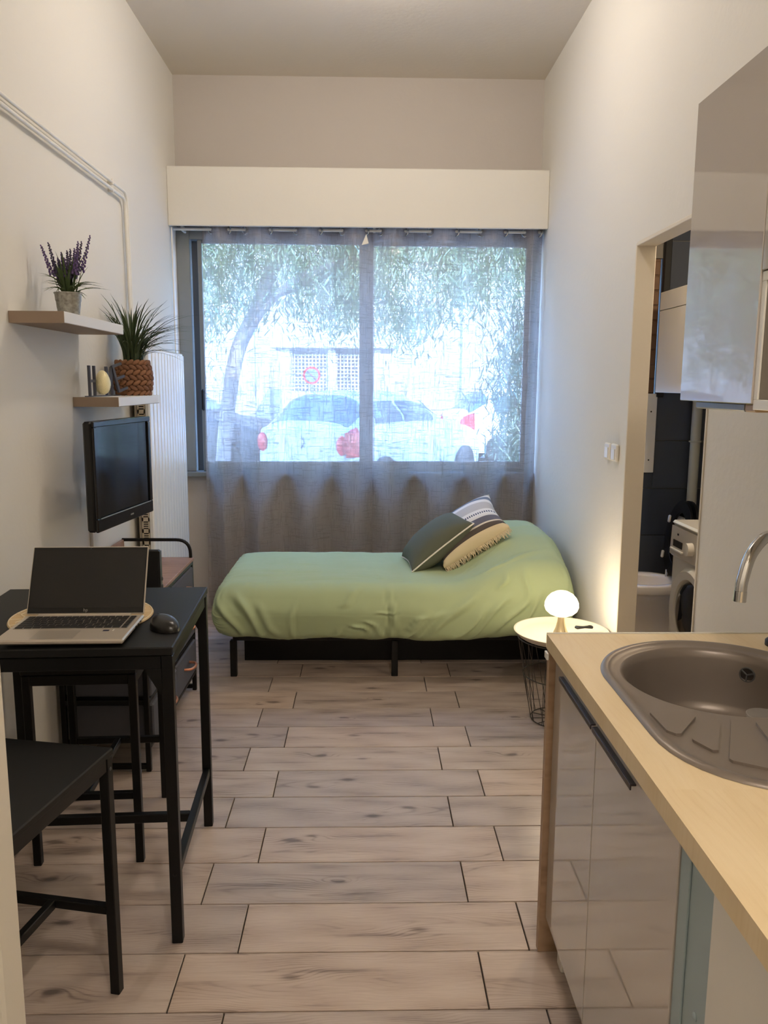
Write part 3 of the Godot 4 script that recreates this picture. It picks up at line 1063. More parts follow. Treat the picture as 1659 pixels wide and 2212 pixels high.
	dr.lathe([Vector2(0.039, 0), Vector2(0.039, 0.003), Vector2(0.03, 0.004), Vector2(0.012, 0.002), Vector2(0, 0.006)], 24)
	part(sk, "drain", dr, M["chrome"])
	# glass in the bowl
	var gm := MB.new()
	gm.lathe([Vector2(0, 0), Vector2(0.03, 0), Vector2(0.033, 0.004), Vector2(0.038, 0.085), Vector2(0.0365, 0.085), Vector2(0.031, 0.012), Vector2(0, 0.01)], 28)
	solid("tumbler", "clear drinking glass standing in the sink bowl", "glass", gm, M["tumbler glass"], Vector3(0.875, 0.7455, -1.655))
	var sp := thing("teaspoon", "small steel spoon leaning beside the glass in the sink", "spoon", Vector3.ZERO)
	part(sp, "spoon_handle", MB.new().tube([Vector3(0.79, 0.752, -1.63), Vector3(0.83, 0.765, -1.655), Vector3(0.835, 0.8, -1.69)], [0.003, 0.0022, 0.0028], 6), M["chrome"])
	part(sp, "spoon_bowl", MB.new().ball(Vector3(0.778, 0.7495, -1.622), Vector3(0.016, 0.004, 0.01), 12, 8), M["chrome"])
	# tap
	var tp := thing("kitchen_tap", "chrome gooseneck tap with black base behind the sink", "tap")
	var bs := MB.new()
	bs.xf = Transform3D(Basis.IDENTITY, Vector3(1.035, 0.9005, -1.915))
	bs.lathe([Vector2(0, 0), Vector2(0.034, 0), Vector2(0.034, 0.012), Vector2(0.026, 0.02), Vector2(0.024, 0.05), Vector2(0, 0.05)], 24)
	part(tp, "tap_base", bs, M["black plastic"])
	var path := smooth_path([Vector3(1.035, 0.95, -1.915), Vector3(1.035, 1.09, -1.915), Vector3(1.012, 1.165, -1.897), Vector3(0.955, 1.19, -1.86), Vector3(0.9, 1.155, -1.822), Vector3(0.877, 1.1, -1.807), Vector3(0.872, 1.07, -1.803)], 8)
	part(tp, "spout", MB.new().tube(path, 0.0135, 16), M["chrome"])
	part(tp, "nozzle", MB.new().tube([Vector3(0.872, 1.071, -1.803), Vector3(0.8705, 1.046, -1.802)], 0.0145, 16), M["chrome"])
	part(tp, "lever", MB.new().tube([Vector3(1.06, 0.94, -1.91), Vector3(1.09, 0.96, -1.9)], 0.006, 8), M["chrome"])
	# wall units
	var wc := thing("wall_cabinet", "tall glossy white wall cabinet above the far end of the worktop", "cabinet", Vector3.ZERO, 0.0, "kitchen wall cabinets")
	part(wc, "carcass", MB.new().span(0.796, 1.128, 1.509, 2.19, -1.985, -1.622), M["white plastic"])
	part(wc, "door", MB.new().span(0.775, 0.795, 1.506, 2.193, -1.992, -1.62, 0.0015), gl)
	var nc := thing("wall_cabinet", "glossy white wall cabinet with an open niche holding the microwave", "cabinet", Vector3.ZERO, 0.0, "kitchen wall cabinets")
	var cb := MB.new()
	cb.span(0.796, 1.128, 1.765, 2.19, -1.618, -1.02).span(0.778, 1.128, 1.745, 1.764, -1.618, -1.02, 0.001).span(0.778, 1.128, 1.495, 1.515, -1.618, -1.02, 0.001).span(0.778, 1.128, 1.515, 1.745, -1.618, -1.601, 0.001).span(0.778, 1.128, 1.515, 1.745, -1.037, -1.02, 0.001).span(1.11, 1.128, 1.515, 1.745, -1.601, -1.037)
	part(nc, "carcass", cb, M["white plastic"])
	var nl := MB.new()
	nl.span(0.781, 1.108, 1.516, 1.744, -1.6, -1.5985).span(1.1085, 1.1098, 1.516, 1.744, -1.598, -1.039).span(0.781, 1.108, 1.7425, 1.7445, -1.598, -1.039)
	part(nc, "niche_shade_lining", nl, mat("niche shade grey", c8(122, 114, 104), 0.7))  # shade of the niche put into the grey-brown colour of thin panels
	part(nc, "door", MB.new().span(0.775, 0.795, 1.766, 2.193, -1.617, -1.02, 0.0015), gl)
	var mw := thing("microwave", "white microwave with dark door in the wall cabinet niche", "microwave", Vector3(0, 1.5155, 0))
	part(mw, "housing", MB.new().span(0.9, 1.1, 0.0, 0.2, -1.56, -1.08, 0.006), M["white plastic"])
	part(mw, "door", MB.new().span(0.882, 0.899, 0.004, 0.196, -1.555, -1.22, 0.005), M["white plastic"])
	part(mw, "door_window", MB.new().span(0.879, 0.8815, 0.03, 0.17, -1.53, -1.25, 0.001), mat("dark blue glass", c8(24, 32, 58), 0.08))
	part(mw, "control_panel", MB.new().span(0.882, 0.899, 0.004, 0.196, -1.215, -1.085, 0.004), M["white plastic"])
	var ls := thing("under_cabinet_light", "slim grey light strip under the far wall cabinet", "light strip")
	part(ls, "light_housing", MB.new().span(0.8, 0.845, 1.488, 1.5055, -1.955, -1.7, 0.003), M["grey aluminium"])
	part(ls, "light_end_cap", MB.new().span(0.8, 0.845, 1.488, 1.5055, -1.699, -1.65, 0.003), mat("beige cap", c8(205, 176, 140), 0.5))
	# double light switch by the doorway
	var sw := thing("light_switch", "white double light switch beside the bathroom doorway", "light switch", Vector3(XR, 1.24, -3.655))
	for s: float in [-1.0, 1.0]:
		var o := part(sw, "switch_plate", MB.new().box(Vector3(-0.008, s * 0.001, s * 0.0505), Vector3(0.015, 0.078, 0.082 if s > 0 else 0.08), 0.005), M["white plastic"])
		part(o, "rocker", MB.new().box(Vector3(-0.0165, -0.006, s * 0.0505), Vector3(0.006, 0.05, 0.05), 0.002), M["white enamel"])

# ---------------------------------------------------------------- bathroom seen through the doorway
func bathroom() -> void:
	var tl := [mat("slate tile a", c8(70, 77, 90), 0.28), mat("slate tile b", c8(64, 71, 84), 0.3), mat("slate tile c", c8(75, 81, 93), 0.27)]
	var fw := MB.new()
	fw.span(1.205, 2.5, -0.008, 1.0, -5.16, -5.012).span(1.205, 2.5, 2.3, 2.48, -5.16, -5.012).span(1.205, 1.32, 1.0, 2.3, -5.16, -5.012).span(1.8, 2.5, 1.0, 2.3, -5.16, -5.012)
	var far := structure("wall_bathroom_far", fw, mat("bathroom grout", c8(132, 128, 122), 0.9))
	for r in 9:
		for c in range(-1, 3):
			var x0 := maxf(1.207, 1.6 + c * 0.6)
			var x1 := minf(2.16, 1.6 + (c + 1) * 0.6)
			var y0 := r * 0.3
			var y1 := minf(y0 + 0.297, 2.478)
			var cuts := [[x0, x1]]
			if y1 > 1.0 and y0 < 2.3:
				cuts = [[x0, minf(x1, 1.32)], [maxf(x0, 1.8), x1]]
			if r == 3 and minf(x1, 1.8) - maxf(x0, 1.32) > 0.02:
				part(far, "tile", MB.new().span(maxf(x0, 1.32), minf(x1, 1.8), y0 + 0.0015, 0.998, -5.012, -5.0, 0.001), tl[c + 1])
			for k in cuts:
				if k[1] - k[0] > 0.02 and y1 - y0 > 0.02:
					part(far, "tile", MB.new().span(k[0] + 0.0015, k[1] - 0.0015, y0 + 0.0015, y1, -5.012, -5.0, 0.001), tl[(r * 2 + c + 3) % 3])
	structure("wall_bathroom_right", MB.new().span(2.35, 2.5, -0.008, 2.48, -5.0, -2.5), tl[1])
	structure("trim_3", MB.new().span(2.16, 2.348, 0.0, 2.47, -5.005, -4.86, 0.003), tl[0])
	structure("wall_bathroom_near", MB.new().span(1.206, 2.5, -0.008, 2.48, -2.5, -2.4), M["white wall paint"])
	structure("ceiling_bathroom", MB.new().span(1.206, 2.5, 2.481, 2.56, -5.1, -2.4), M["white wall paint"])
	structure("floor_bathroom", MB.new().span(1.206, 2.349, -0.0075, 0.001, -5.0, -2.5), mat("beige floor tile", c8(196, 176, 152), 0.35))
	# small window with white frame and a brown shutter
	var w := structure_root("window_2")
	var fr := MB.new()
	fr.span(1.735, 1.8, 1.0, 1.49, -5.05, -4.985, 0.003).span(1.32, 1.385, 1.0, 1.49, -5.05, -4.985, 0.003).span(1.385, 1.735, 1.0, 1.05, -5.05, -4.985, 0.003)
	part(w, "window_frame", fr, M["white enamel"])
	for y: float in [1.08, 1.38]:
		part(w, "screw", MB.new().ball(Vector3(1.765, y, -4.985), Vector3(0.005, 0.005, 0.002), 8, 6), M["slot dark"])
	part(w, "pane", MB.new().span(1.383, 1.737, 1.045, 1.49, -5.03, -5.024), M["window glass"])
	part(w, "shutter", MB.new().span(1.32, 1.79, 1.49, 2.3, -5.06, -5.03, 0.003), mat("brown shutter", c8(120, 92, 70), 0.6))
	for y in 9:
		part(w, "slat", MB.new().span(1.33, 1.785, 1.495 + y * 0.0885, 1.575 + y * 0.0885, -5.03, -5.018, 0.004), M["brown shutter"])
	part(w, "guide_rail", MB.new().span(1.79, 1.83, 1.47, 2.44, -5.0, -4.965, 0.003), M["black plastic"])
	# wall cupboard
	var c := thing("bathroom_cupboard", "white wall cupboard in the bathroom above the toilet", "cupboard")
	part(c, "carcass", MB.new().span(1.722, 2.0, 1.5, 2.07, -4.76, -4.06, 0.002), M["white plastic"])
	part(c, "door", MB.new().span(1.702, 1.72, 1.5, 1.965, -4.76, -4.06, 0.002), M["white plastic"])
	part(c, "flap", MB.new().span(1.702, 1.72, 1.969, 2.07, -4.76, -4.06, 0.002), M["white plastic"])
	# downpipe
	var pp := thing("drain_pipe", "pale vertical pipe on the dark tiled bathroom wall", "pipe")
	part(pp, "pipe_run", MB.new().tube([Vector3(2.03, 0.0, -4.93), Vector3(2.03, 2.478, -4.93)], 0.03, 16), mat("pale pipe", c8(190, 190, 178), 0.45))
	var cl := []
	for k in 20:
		cl.append(Vector3(2.03 + cos(TAU * k / 20) * 0.033, 1.2, -4.93 + sin(TAU * k / 20) * 0.033))
	part(pp, "pipe_clamp", MB.new().tube(cl, 0.006, 6, true), M["pale pipe"])
	part(pp, "clamp_screw", MB.new().ball(Vector3(2.062, 1.2, -4.893), Vector3(0.012, 0.008, 0.01), 10, 6), M["dark aluminium"])
	toilet()
	washer()
	# bathroom ceiling lamp
	var l := thing("bathroom_lamp", "round ceiling lamp inside the bathroom", "lamp", Vector3(1.62, 2.48, -3.5))
	var sh := MB.new()
	sh.lathe([Vector2(0, -0.09), Vector2(0.06, -0.08), Vector2(0.1, -0.05), Vector2(0.115, -0.012), Vector2(0, -0.012)], 24)
	var em := mat("bathroom lamp glow", c8(250, 236, 214), 0.4)
	em.emission_enabled = true
	em.emission = Color(1.0, 0.82, 0.6)
	em.emission_energy_multiplier = 1.2
	part(l, "lamp_shade", sh, em)
	part(l, "lamp_mount", MB.new().lathe([Vector2(0, -0.012), Vector2(0.12, -0.012), Vector2(0.12, -0.001), Vector2(0, -0.001)], 24), M["white plastic"])
	omni(l, Vector3(0, -0.06, 0), Color(1.0, 0.9, 0.77), 0.6, 0.06)

func oval(c: Vector3, rx: float, rz: float, back: float, nn := 40) -> Array:   # toilet outline, blunt towards +x
	var out := []
	for k in nn:
		var a := TAU * k / nn
		var x := cos(a)
		out.append(c + Vector3(x * (back if x > 0 else rx), 0, sin(a) * rz))
	return out

func toilet() -> void:
	var t := thing("toilet", "white toilet with raised black seat and lid in the bathroom", "toilet", Vector3(1.66, 0, -4.62))
	var po: Material = M["white porcelain"]
	var nn := 40
	var p := PackedVector3Array()
	for l in [[0.15, 0.1, 0.2, 0.001], [0.15, 0.1, 0.2, 0.12], [0.19, 0.12, 0.2, 0.2], [0.25, 0.165, 0.2, 0.3], [0.27, 0.18, 0.2, 0.352], [0.285, 0.19, 0.2, 0.36], [0.288, 0.192, 0.2, 0.398], [0.275, 0.182, 0.19, 0.41], [0.24, 0.15, 0.16, 0.408], [0.225, 0.138, 0.15, 0.39], [0.18, 0.11, 0.12, 0.3], [0.08, 0.06, 0.07, 0.22], [0.005, 0.005, 0.005, 0.21]]:
		for q in oval(Vector3(0, l[3], 0), l[0], l[1], l[2], nn):
			p.append(q)
	part(t, "bowl", MB.new().grid(p, nn, 13, true, true), po)
	part(t, "cistern", MB.new().span(0.21, 0.4, 0.38, 0.78, -0.19, 0.19, 0.02), po)
	for s in 2:
		var x: float = [0.15, 0.185][s]
		var sm := MB.new()
		var poly := PackedVector2Array()
		var hp := PackedVector2Array()
		for k in 40:
			var a := TAU * k / 40
			poly.append(Vector2(cos(a) * 0.185, 0.655 + sin(a) * 0.225))
		sm.xf = Transform3D(Basis(Vector3.UP, PI / 2.0).rotated(Vector3.BACK, -0.12), Vector3(x - 0.05, 0.0, 0))
		if s == 0:
			var nr := PackedVector3Array()
			for l in [[0.185, 0.225, -0.008], [0.185, 0.225, 0.008], [0.165, 0.2, 0.012], [0.12, 0.155, 0.008], [0.12, 0.155, -0.008], [0.185, 0.225, -0.008]]:
				for k in 40:
					var a := TAU * k / 40
					nr.append(Vector3(cos(a) * l[0], 0.655 + sin(a) * l[1], l[2]))
			sm.grid(nr, 40, 6, true, false)
			var so := part(t, "seat", sm, M["black plastic"])
			for q in [[-0.14, 0.75], [0.14, 0.75], [-0.15, 0.53], [0.15, 0.53]]:
				var bf := MB.new()
				bf.xf = sm.xf
				bf.box(Vector3(q[0], q[1], -0.016), Vector3(0.02, 0.045, 0.016), 0.005)
				part(so, "buffer", bf, M["white plastic"])
		else:
			sm.extrude(poly, -0.008, 0.008)
			part(t, "lid", sm, M["black plastic"])
	for z: float in [-0.07, 0.07]:
		part(t, "hinge", MB.new().tube([Vector3(0.15, 0.405, z), Vector3(0.15, 0.45, z)], 0.01, 10), M["chrome"])

func washer() -> void:
	var w := thing("washing_machine", "white front-loading washing machine just inside the bathroom", "washing machine", Vector3(1.615, 0, -3.82))
	var en: Material = M["white enamel"]
	part(w, "housing", MB.new().span(0.0, 0.57, 0.012, 0.825, -0.298, 0.298, 0.008), en)
	part(w, "worktop", MB.new().span(-0.012, 0.572, 0.827, 0.85, -0.3, 0.3, 0.01), en)
	for q in [[0.05, -0.25], [0.05, 0.25], [0.5, -0.25], [0.5, 0.25]]:
		part(w, "foot", MB.new().tube([Vector3(q[0], 0.002, q[1]), Vector3(q[0], 0.013, q[1])], 0.02, 10), M["black plastic"])
	var cp := MB.new()
	cp.extrude(PackedVector2Array([Vector2(-0.001, 0.66), Vector2(-0.018, 0.675), Vector2(-0.012, 0.822), Vector2(-0.001, 0.822)]), -0.296, 0.296)
	part(w, "control_panel", cp, mat("washer panel", c8(206, 200, 190), 0.35))
	var kn := MB.new()
	kn.xf = Transform3D(Basis(Vector3.BACK, PI / 2.0), Vector3(-0.016, 0.745, -0.02))
	kn.lathe([Vector2(0, 0), Vector2(0.034, 0), Vector2(0.032, 0.03), Vector2(0, 0.032)], 24)
	part(w, "programme_knob", kn, en)
	part(w, "drawer_recess", MB.new().span(-0.019, -0.014, 0.72, 0.755, -0.255, -0.14, 0.001), M["slot dark"])
	part(w, "drawer_lip", MB.new().span(-0.03, -0.016, 0.7, 0.712, -0.27, -0.12, 0.003), en)
	part(w, "indicator", MB.new().span(-0.0175, -0.013, 0.782, 0.792, -0.21, -0.196, 0.001), M["slot dark"])
	var ro := MB.new()
	ro.xf = Transform3D(Basis(Vector3.BACK, PI / 2.0), Vector3(0.0, 0.42, 0.0))
	ro.lathe([Vector2(0.235, 0.0), Vector2(0.235, 0.012), Vector2(0.215, 0.035), Vector2(0.175, 0.03), Vector2(0.16, 0.01)], 40)
	var dr := part(w, "door_ring", ro, en)
	var gl := MB.new()
	gl.xf = ro.xf
	gl.lathe([Vector2(0.162, 0.012), Vector2(0.15, 0.03), Vector2(0.1, 0.045), Vector2(0, 0.05)], 36)
	part(dr, "door_glass", gl, mat("dark glass", c8(14, 13, 13), 0.06))

# ---------------------------------------------------------------- things on the left wall
func left_wall() -> void:
	# shelves
	var sw := mat("shelf white", c8(222, 220, 216), 0.5)
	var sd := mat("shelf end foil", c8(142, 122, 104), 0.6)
	for s in 2:
		var y: float = [1.741, 1.4405][s]
		var z0: float = [-2.842, -3.41][s]
		var z1: float = [-3.52, -4.075][s]
		var sh := thing("wall_shelf", ["upper white floating shelf carrying the lavender pot", "lower white floating shelf carrying the grass basket"][s], "shelf", Vector3.ZERO, 0.0, "floating shelves on the left wall")
		part(sh, "board", MB.new().span(XL + 0.001, -1.03, y + 0.0015, y + 0.04, z1, z0 - 0.0015, 0.0015), sw)
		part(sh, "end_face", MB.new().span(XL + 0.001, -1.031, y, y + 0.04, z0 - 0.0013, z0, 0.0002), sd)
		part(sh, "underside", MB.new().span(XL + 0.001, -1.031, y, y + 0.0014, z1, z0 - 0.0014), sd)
	lavender(Vector3(-1.105, 1.7815, -3.1))
	home_sign(Vector3(-1.165, 1.481, -3.43))
	grass_basket(Vector3(-1.118, 1.481, -3.945))
	# television on an arm
	var tv := thing("television", "small flat black television on a wall arm, angled to the room", "television", Vector3(-1.048, 0.963, -3.1))
	tv.rotation.y = -(PI / 2.0 - atan2(0.068, 0.55)) + PI
	tv.rotation.y = PI / 2.0 - atan2(0.068, 0.55)
	# local: x runs along the screen away from the viewer is -x ; z faces the room
	var wv := 0.556
	part(tv, "housing", MB.new().span(-0.0, wv, 0.0, 0.43, -0.035, 0.0, 0.008), M["black plastic"])
	part(tv, "back_cover", MB.new().span(0.1, wv - 0.1, 0.07, 0.37, -0.06, -0.036, 0.012), M["black plastic"])
	var bz := MB.new()
	bz.span(0.0, wv, 0.0, 0.052, 0.0, 0.012, 0.003).span(0.0, wv, 0.408, 0.43, 0.0, 0.012, 0.003).span(0.0, 0.026, 0.052, 0.408, 0.0, 0.012, 0.003).span(wv - 0.026, wv, 0.052, 0.408, 0.0, 0.012, 0.003)
	part(tv, "bezel", bz, mat("gloss black bezel", c8(16, 16, 18), 0.15))
	part(tv, "bezel_strip", MB.new().span(0.026, wv - 0.026, 0.05, 0.054, 0.012, 0.014, 0.0005), M["grey aluminium"])
	part(tv, "screen", MB.new().span(0.024, wv - 0.024, 0.05, 0.41, 0.0, 0.005), mat("dark screen", c8(12, 14, 18), 0.05))
	part(tv, "badge", MB.new().span(wv * 0.55, wv * 0.55 + 0.03, 0.022, 0.028, 0.012, 0.0128), M["grey aluminium"])
	part(tv, "wall_arm", MB.new().bar(Vector3(0.3, 0.24, -0.06), Vector3(0.32, 0.24, -0.145), 0.05, 0.05, 0.003), M["black metal"])
	# cable duct below
	solid("cable_duct", "narrow white cable duct running down the wall below the television", "cable duct", MB.new().span(XL, XL + 0.014, 0.782, 1.02, -3.55, -3.528, 0.002), M["white plastic"])
	# heating pipes
	for s in 2:
		var y: float = [2.442, 2.475][s]
		var zz: float = [-4.225, -4.255][s]
		var r: float = [0.0085, 0.0075][s]
		var pi_ := thing("heating_pipe", ["lower and thicker of the two white wall pipes, on the near side in the drop", "upper and thinner of the two white wall pipes, on the window side in the drop"][s], "pipe", Vector3.ZERO, 0.0, "white heating pipes")
		var xx := XL + 0.02
		part(pi_, "pipe_run", MB.new().tube(bent([Vector3(xx, y, -0.999), Vector3(xx, y, zz), Vector3(xx, 1.6, zz - 0.02)], 0.05, 8), r, 10), M["white wall paint plain"] if M.has("white wall paint plain") else M["white plastic"])
		part(pi_, "pipe_clip", MB.new().box(Vector3(XL + 0.014, y, -4.02), Vector3(0.026, 0.026, 0.012), 0.002), M["white plastic"])
	# vertical radiator
	var rd := thing("radiator", "tall white ribbed radiator on the wall near the window", "radiator", Vector3.ZERO)
	var nu := 13 * 8 + 1
	var prof := PackedVector2Array()
	var z0 := -4.2
	var z1 := -5.03
	prof.append(Vector2(-z0, -1.135))
	for k in nu:
		var f := float(k) / (nu - 1)
		var ph := fmod(f * 13.0, 1.0)
		var groove := 0.007 * exp(-pow(minf(ph, 1.0 - ph) / 0.085, 2.0))
		var bow := 0.008 * (1.0 - pow(2.0 * f - 1.0, 4.0))
		prof.append(Vector2(lerpf(-z0, -z1, f), -1.113 + bow - groove))
	prof.append(Vector2(-z1, -1.135))
	var fp := MB.new()
	fp.xf = Transform3D(Basis(Vector3(0, 0, -1), Vector3(1, 0, 0), Vector3(0, -1, 0)), Vector3.ZERO)
	fp.extrude(prof, -0.3, -1.7)
	part(rd, "front_panel", fp, M["white enamel"])
	part(rd, "back_panel", MB.new().span(-1.195, -1.18, 0.32, 1.69, z1 + 0.01, z0 - 0.01, 0.003), M["radiator beige"])
	part(rd, "top_cover", MB.new().span(-1.18, -1.12, 1.68, 1.715, z1, z0, 0.006), M["white enamel"])
	var sp := MB.new()
	var y := 0.32
	while y < 1.66:      # ladder of slots in groups of four
		sp.span(-1.178, -1.137, y, y + 0.022, z0 - 0.004, z0, 0.0004)
		for k in 3:
			sp.span(-1.169, -1.144, y + 0.022 + 0.006 + k * 0.0115, y + 0.022 + 0.0115 + k * 0.0115, z0 - 0.004, z0)
		y += 0.0625
	sp.span(-1.178, -1.169, 0.32, 1.675, z0 - 0.004, z0).span(-1.144, -1.137, 0.32, 1.675, z0 - 0.004, z0)
	part(rd, "side_grille", sp, M["radiator beige"])
	part(rd, "dark_filler", MB.new().span(-1.175, -1.139, 0.33, 1.67, z0 - 0.05, z0 - 0.012), M["slot dark"])  # dark block standing in for the shade inside the radiator
	for yy: float in [0.5, 1.5]:
		part(rd, "wall_bracket", MB.new().span(XL, -1.196, yy, yy + 0.05, -4.7, -4.6, 0.002), M["radiator beige"])
	# cord conduit in the corner of the window
	solid("window_cord", "thin white cord tube hanging in the corner left of the window", "cord", MB.new().tube([Vector3(XL + 0.012, 2.494, -5.235), Vector3(XL + 0.012, 1.2, -5.235)], 0.0055, 8), M["white plastic"])

func blade(mb: MB, a: Vector3, dir: Vector3, up: float, out: float, w: float, droop: float) -> void:
	var p := PackedVector3Array()
	var nseg := 7
	var side := dir.cross(Vector3.UP).normalized()
	for k in nseg + 1:
		var f := float(k) / nseg
		var c := a + Vector3.UP * (up * f - droop * f * f * f) + dir * out * f * f
		var ww := w * (0.6 + 0.8 * f) * (1.0 - pow(f, 2.5)) * 0.5 + 0.0002
		p.append(c - side * ww)
		p.append(c + Vector3(0, -ww * 0.35, 0) + dir * ww * 0.3)
		p.append(c + side * ww)
	mb.grid(p, 3, nseg + 1)

func lavender(at: Vector3) -> void:
	var t := thing("lavender_pot", "artificial lavender in a small galvanised pot on the upper shelf", "potted plant", at)
	var zinc := mat("galvanised zinc", Color.WHITE, 0.5, 0.55)
	zinc.albedo_texture = noise_tex(41, 0.02, [c8(110, 108, 100), c8(160, 158, 150), c8(188, 186, 178)], 256, 4)
	zinc.uv1_triplanar = true
	zinc.uv1_scale = Vector3.ONE * 9.0
	var pot := MB.new()
	pot.lathe([Vector2(0, 0), Vector2(0.038, 0), Vector2(0.0405, 0.028), Vector2(0.0415, 0.03), Vector2(0.044, 0.056), Vector2(0.0455, 0.058), Vector2(0.0475, 0.082), Vector2(0.05, 0.083), Vector2(0.05, 0.087), Vector2(0.0465, 0.087), Vector2(0.045, 0.07), Vector2(0, 0.07)], 32)
	part(t, "pot", pot, zinc)
	var r := RandomNumberGenerator.new()
	r.seed = 31
	var gm := mat("lavender leaf", c8(62, 78, 44), 0.7)
	gm.backlight_enabled = true
	gm.backlight = Color(0.2, 0.25, 0.12)
	var lv := MB.new()
	var stems := MB.new()
	for k in 85:
		var a := r.randf() * TAU
		var d := Vector3(cos(a), 0, sin(a))
		if d.x < -0.3:
			d.x *= 0.5
		var long := k % 3 == 0
		blade(lv, Vector3(0, 0.072, 0) + d * r.randf() * 0.03, d, r.randf_range(0.06, 0.12) if long else r.randf_range(0.08, 0.16), r.randf_range(0.1, 0.17) if long else r.randf_range(0.01, 0.06), 0.0105, r.randf_range(0.04, 0.07) if long else 0.0)
	var lf := part(t, "foliage", lv, gm)
	lf.set_meta("kind", "stuff")
	var purple := [mat("lavender bloom a", c8(98, 78, 124), 0.8), mat("lavender bloom b", c8(78, 66, 98), 0.8)]
	for k in 15:
		var a := TAU * k / 15 + r.randf_range(-0.3, 0.3)
		var lean := r.randf_range(0.03, 0.12)
		var d := Vector3(cos(a) * lean * (0.7 if cos(a) < 0 else 1.0), 0, sin(a) * lean)
		var h: float = r.randf_range(0.13, 0.19) if k > 2 else [0.215, 0.19, 0.185][k]
		var b := Vector3(0, 0.072, 0) + d * 0.3
		var tip := Vector3(0, 0.072 + h, 0) + d
		stems.tube([b, b.lerp(tip, 0.5) + Vector3(0, 0.008, 0), tip], 0.0012, 4)
		var sp := MB.new()
		var nf := 34
		for q in nf:
			var f := float(q) / nf
			var c := b.lerp(tip, 0.42 + 0.6 * f)
			var ang := q * 2.4
			var rr := 0.0075 * (1.0 - f * 0.75)
			sp.ball(c + Vector3(cos(ang) * rr, 0, sin(ang) * rr), Vector3(0.005, 0.0062, 0.005) * (1.0 - f * 0.5), 5, 3)
		part(t, "flower_spike", sp, purple[k % 2])
	var so := part(t, "stems", stems, gm)
	so.set_meta("kind", "stuff")

func home_sign(at: Vector3) -> void:
	var t := thing("home_sign", "HOME letters with a golden egg for the O on the lower shelf", "sign", at)
	var gm := mat("letter grey", c8(78, 80, 92), 0.5, 0.1)
	part(t, "base_strip", MB.new().span(-0.012, 0.018, 0.0, 0.004, -0.4, 0.0, 0.001), gm)
	var letters := {"H": -0.012, "M": -0.235, "E": -0.34}
	for l in letters:
		var mb := MB.new()
		var b := 0.011
		var hh := 0.13
		match l:
			"H":
				mb.span(0, b, 0.004, hh, 0.0, -b).span(0, b, 0.004, hh, -0.062, -0.062 - b).span(0, b, 0.06, 0.072, -b, -0.062)
			"M":
				mb.span(0, b, 0.004, hh, 0.0, -b).span(0, b, 0.004, hh, -0.075, -0.075 - b)
				mb.bar(Vector3(b / 2, hh - 0.004, -b / 2), Vector3(b / 2, 0.03, -0.043), b, b).bar(Vector3(b / 2, hh - 0.004, -0.08), Vector3(b / 2, 0.03, -0.043), b, b)
			"E":
				mb.span(0, b, 0.004, hh, 0.0, -b)
				for y: float in [0.004, 0.06, hh - b]:
					mb.span(0, b, y, y + b, -b, -0.06)
		var o := part(t, "letter_" + l.to_lower(), mb, gm, Vector3(0, 0, letters[l]))
		if l == "E":
			o.position = Vector3(0.022, 0.01, -0.345)
			o.rotation = Vector3(0.3, -0.5, 0)
	var egg := PackedVector3Array()
	for j in 15:
		var la := PI * (j / 14.0 - 0.5)
		for i in 20:
			var lo := TAU * i / 20
			var k := 0.033 * (1.0 - 0.14 * sin(la))
			egg.append(Vector3(cos(la) * cos(lo) * k, 0.058 + sin(la) * 0.052, -cos(la) * sin(lo) * k))
	part(t, "golden_egg", MB.new().grid(egg, 20, 15, true), bump(mat("gold foil", c8(236, 224, 178), 0.38, 0.35), noise_tex(51, 0.08, [], 256, 3), 0.2, 12.0), Vector3(0.03, 0.002, -0.11))

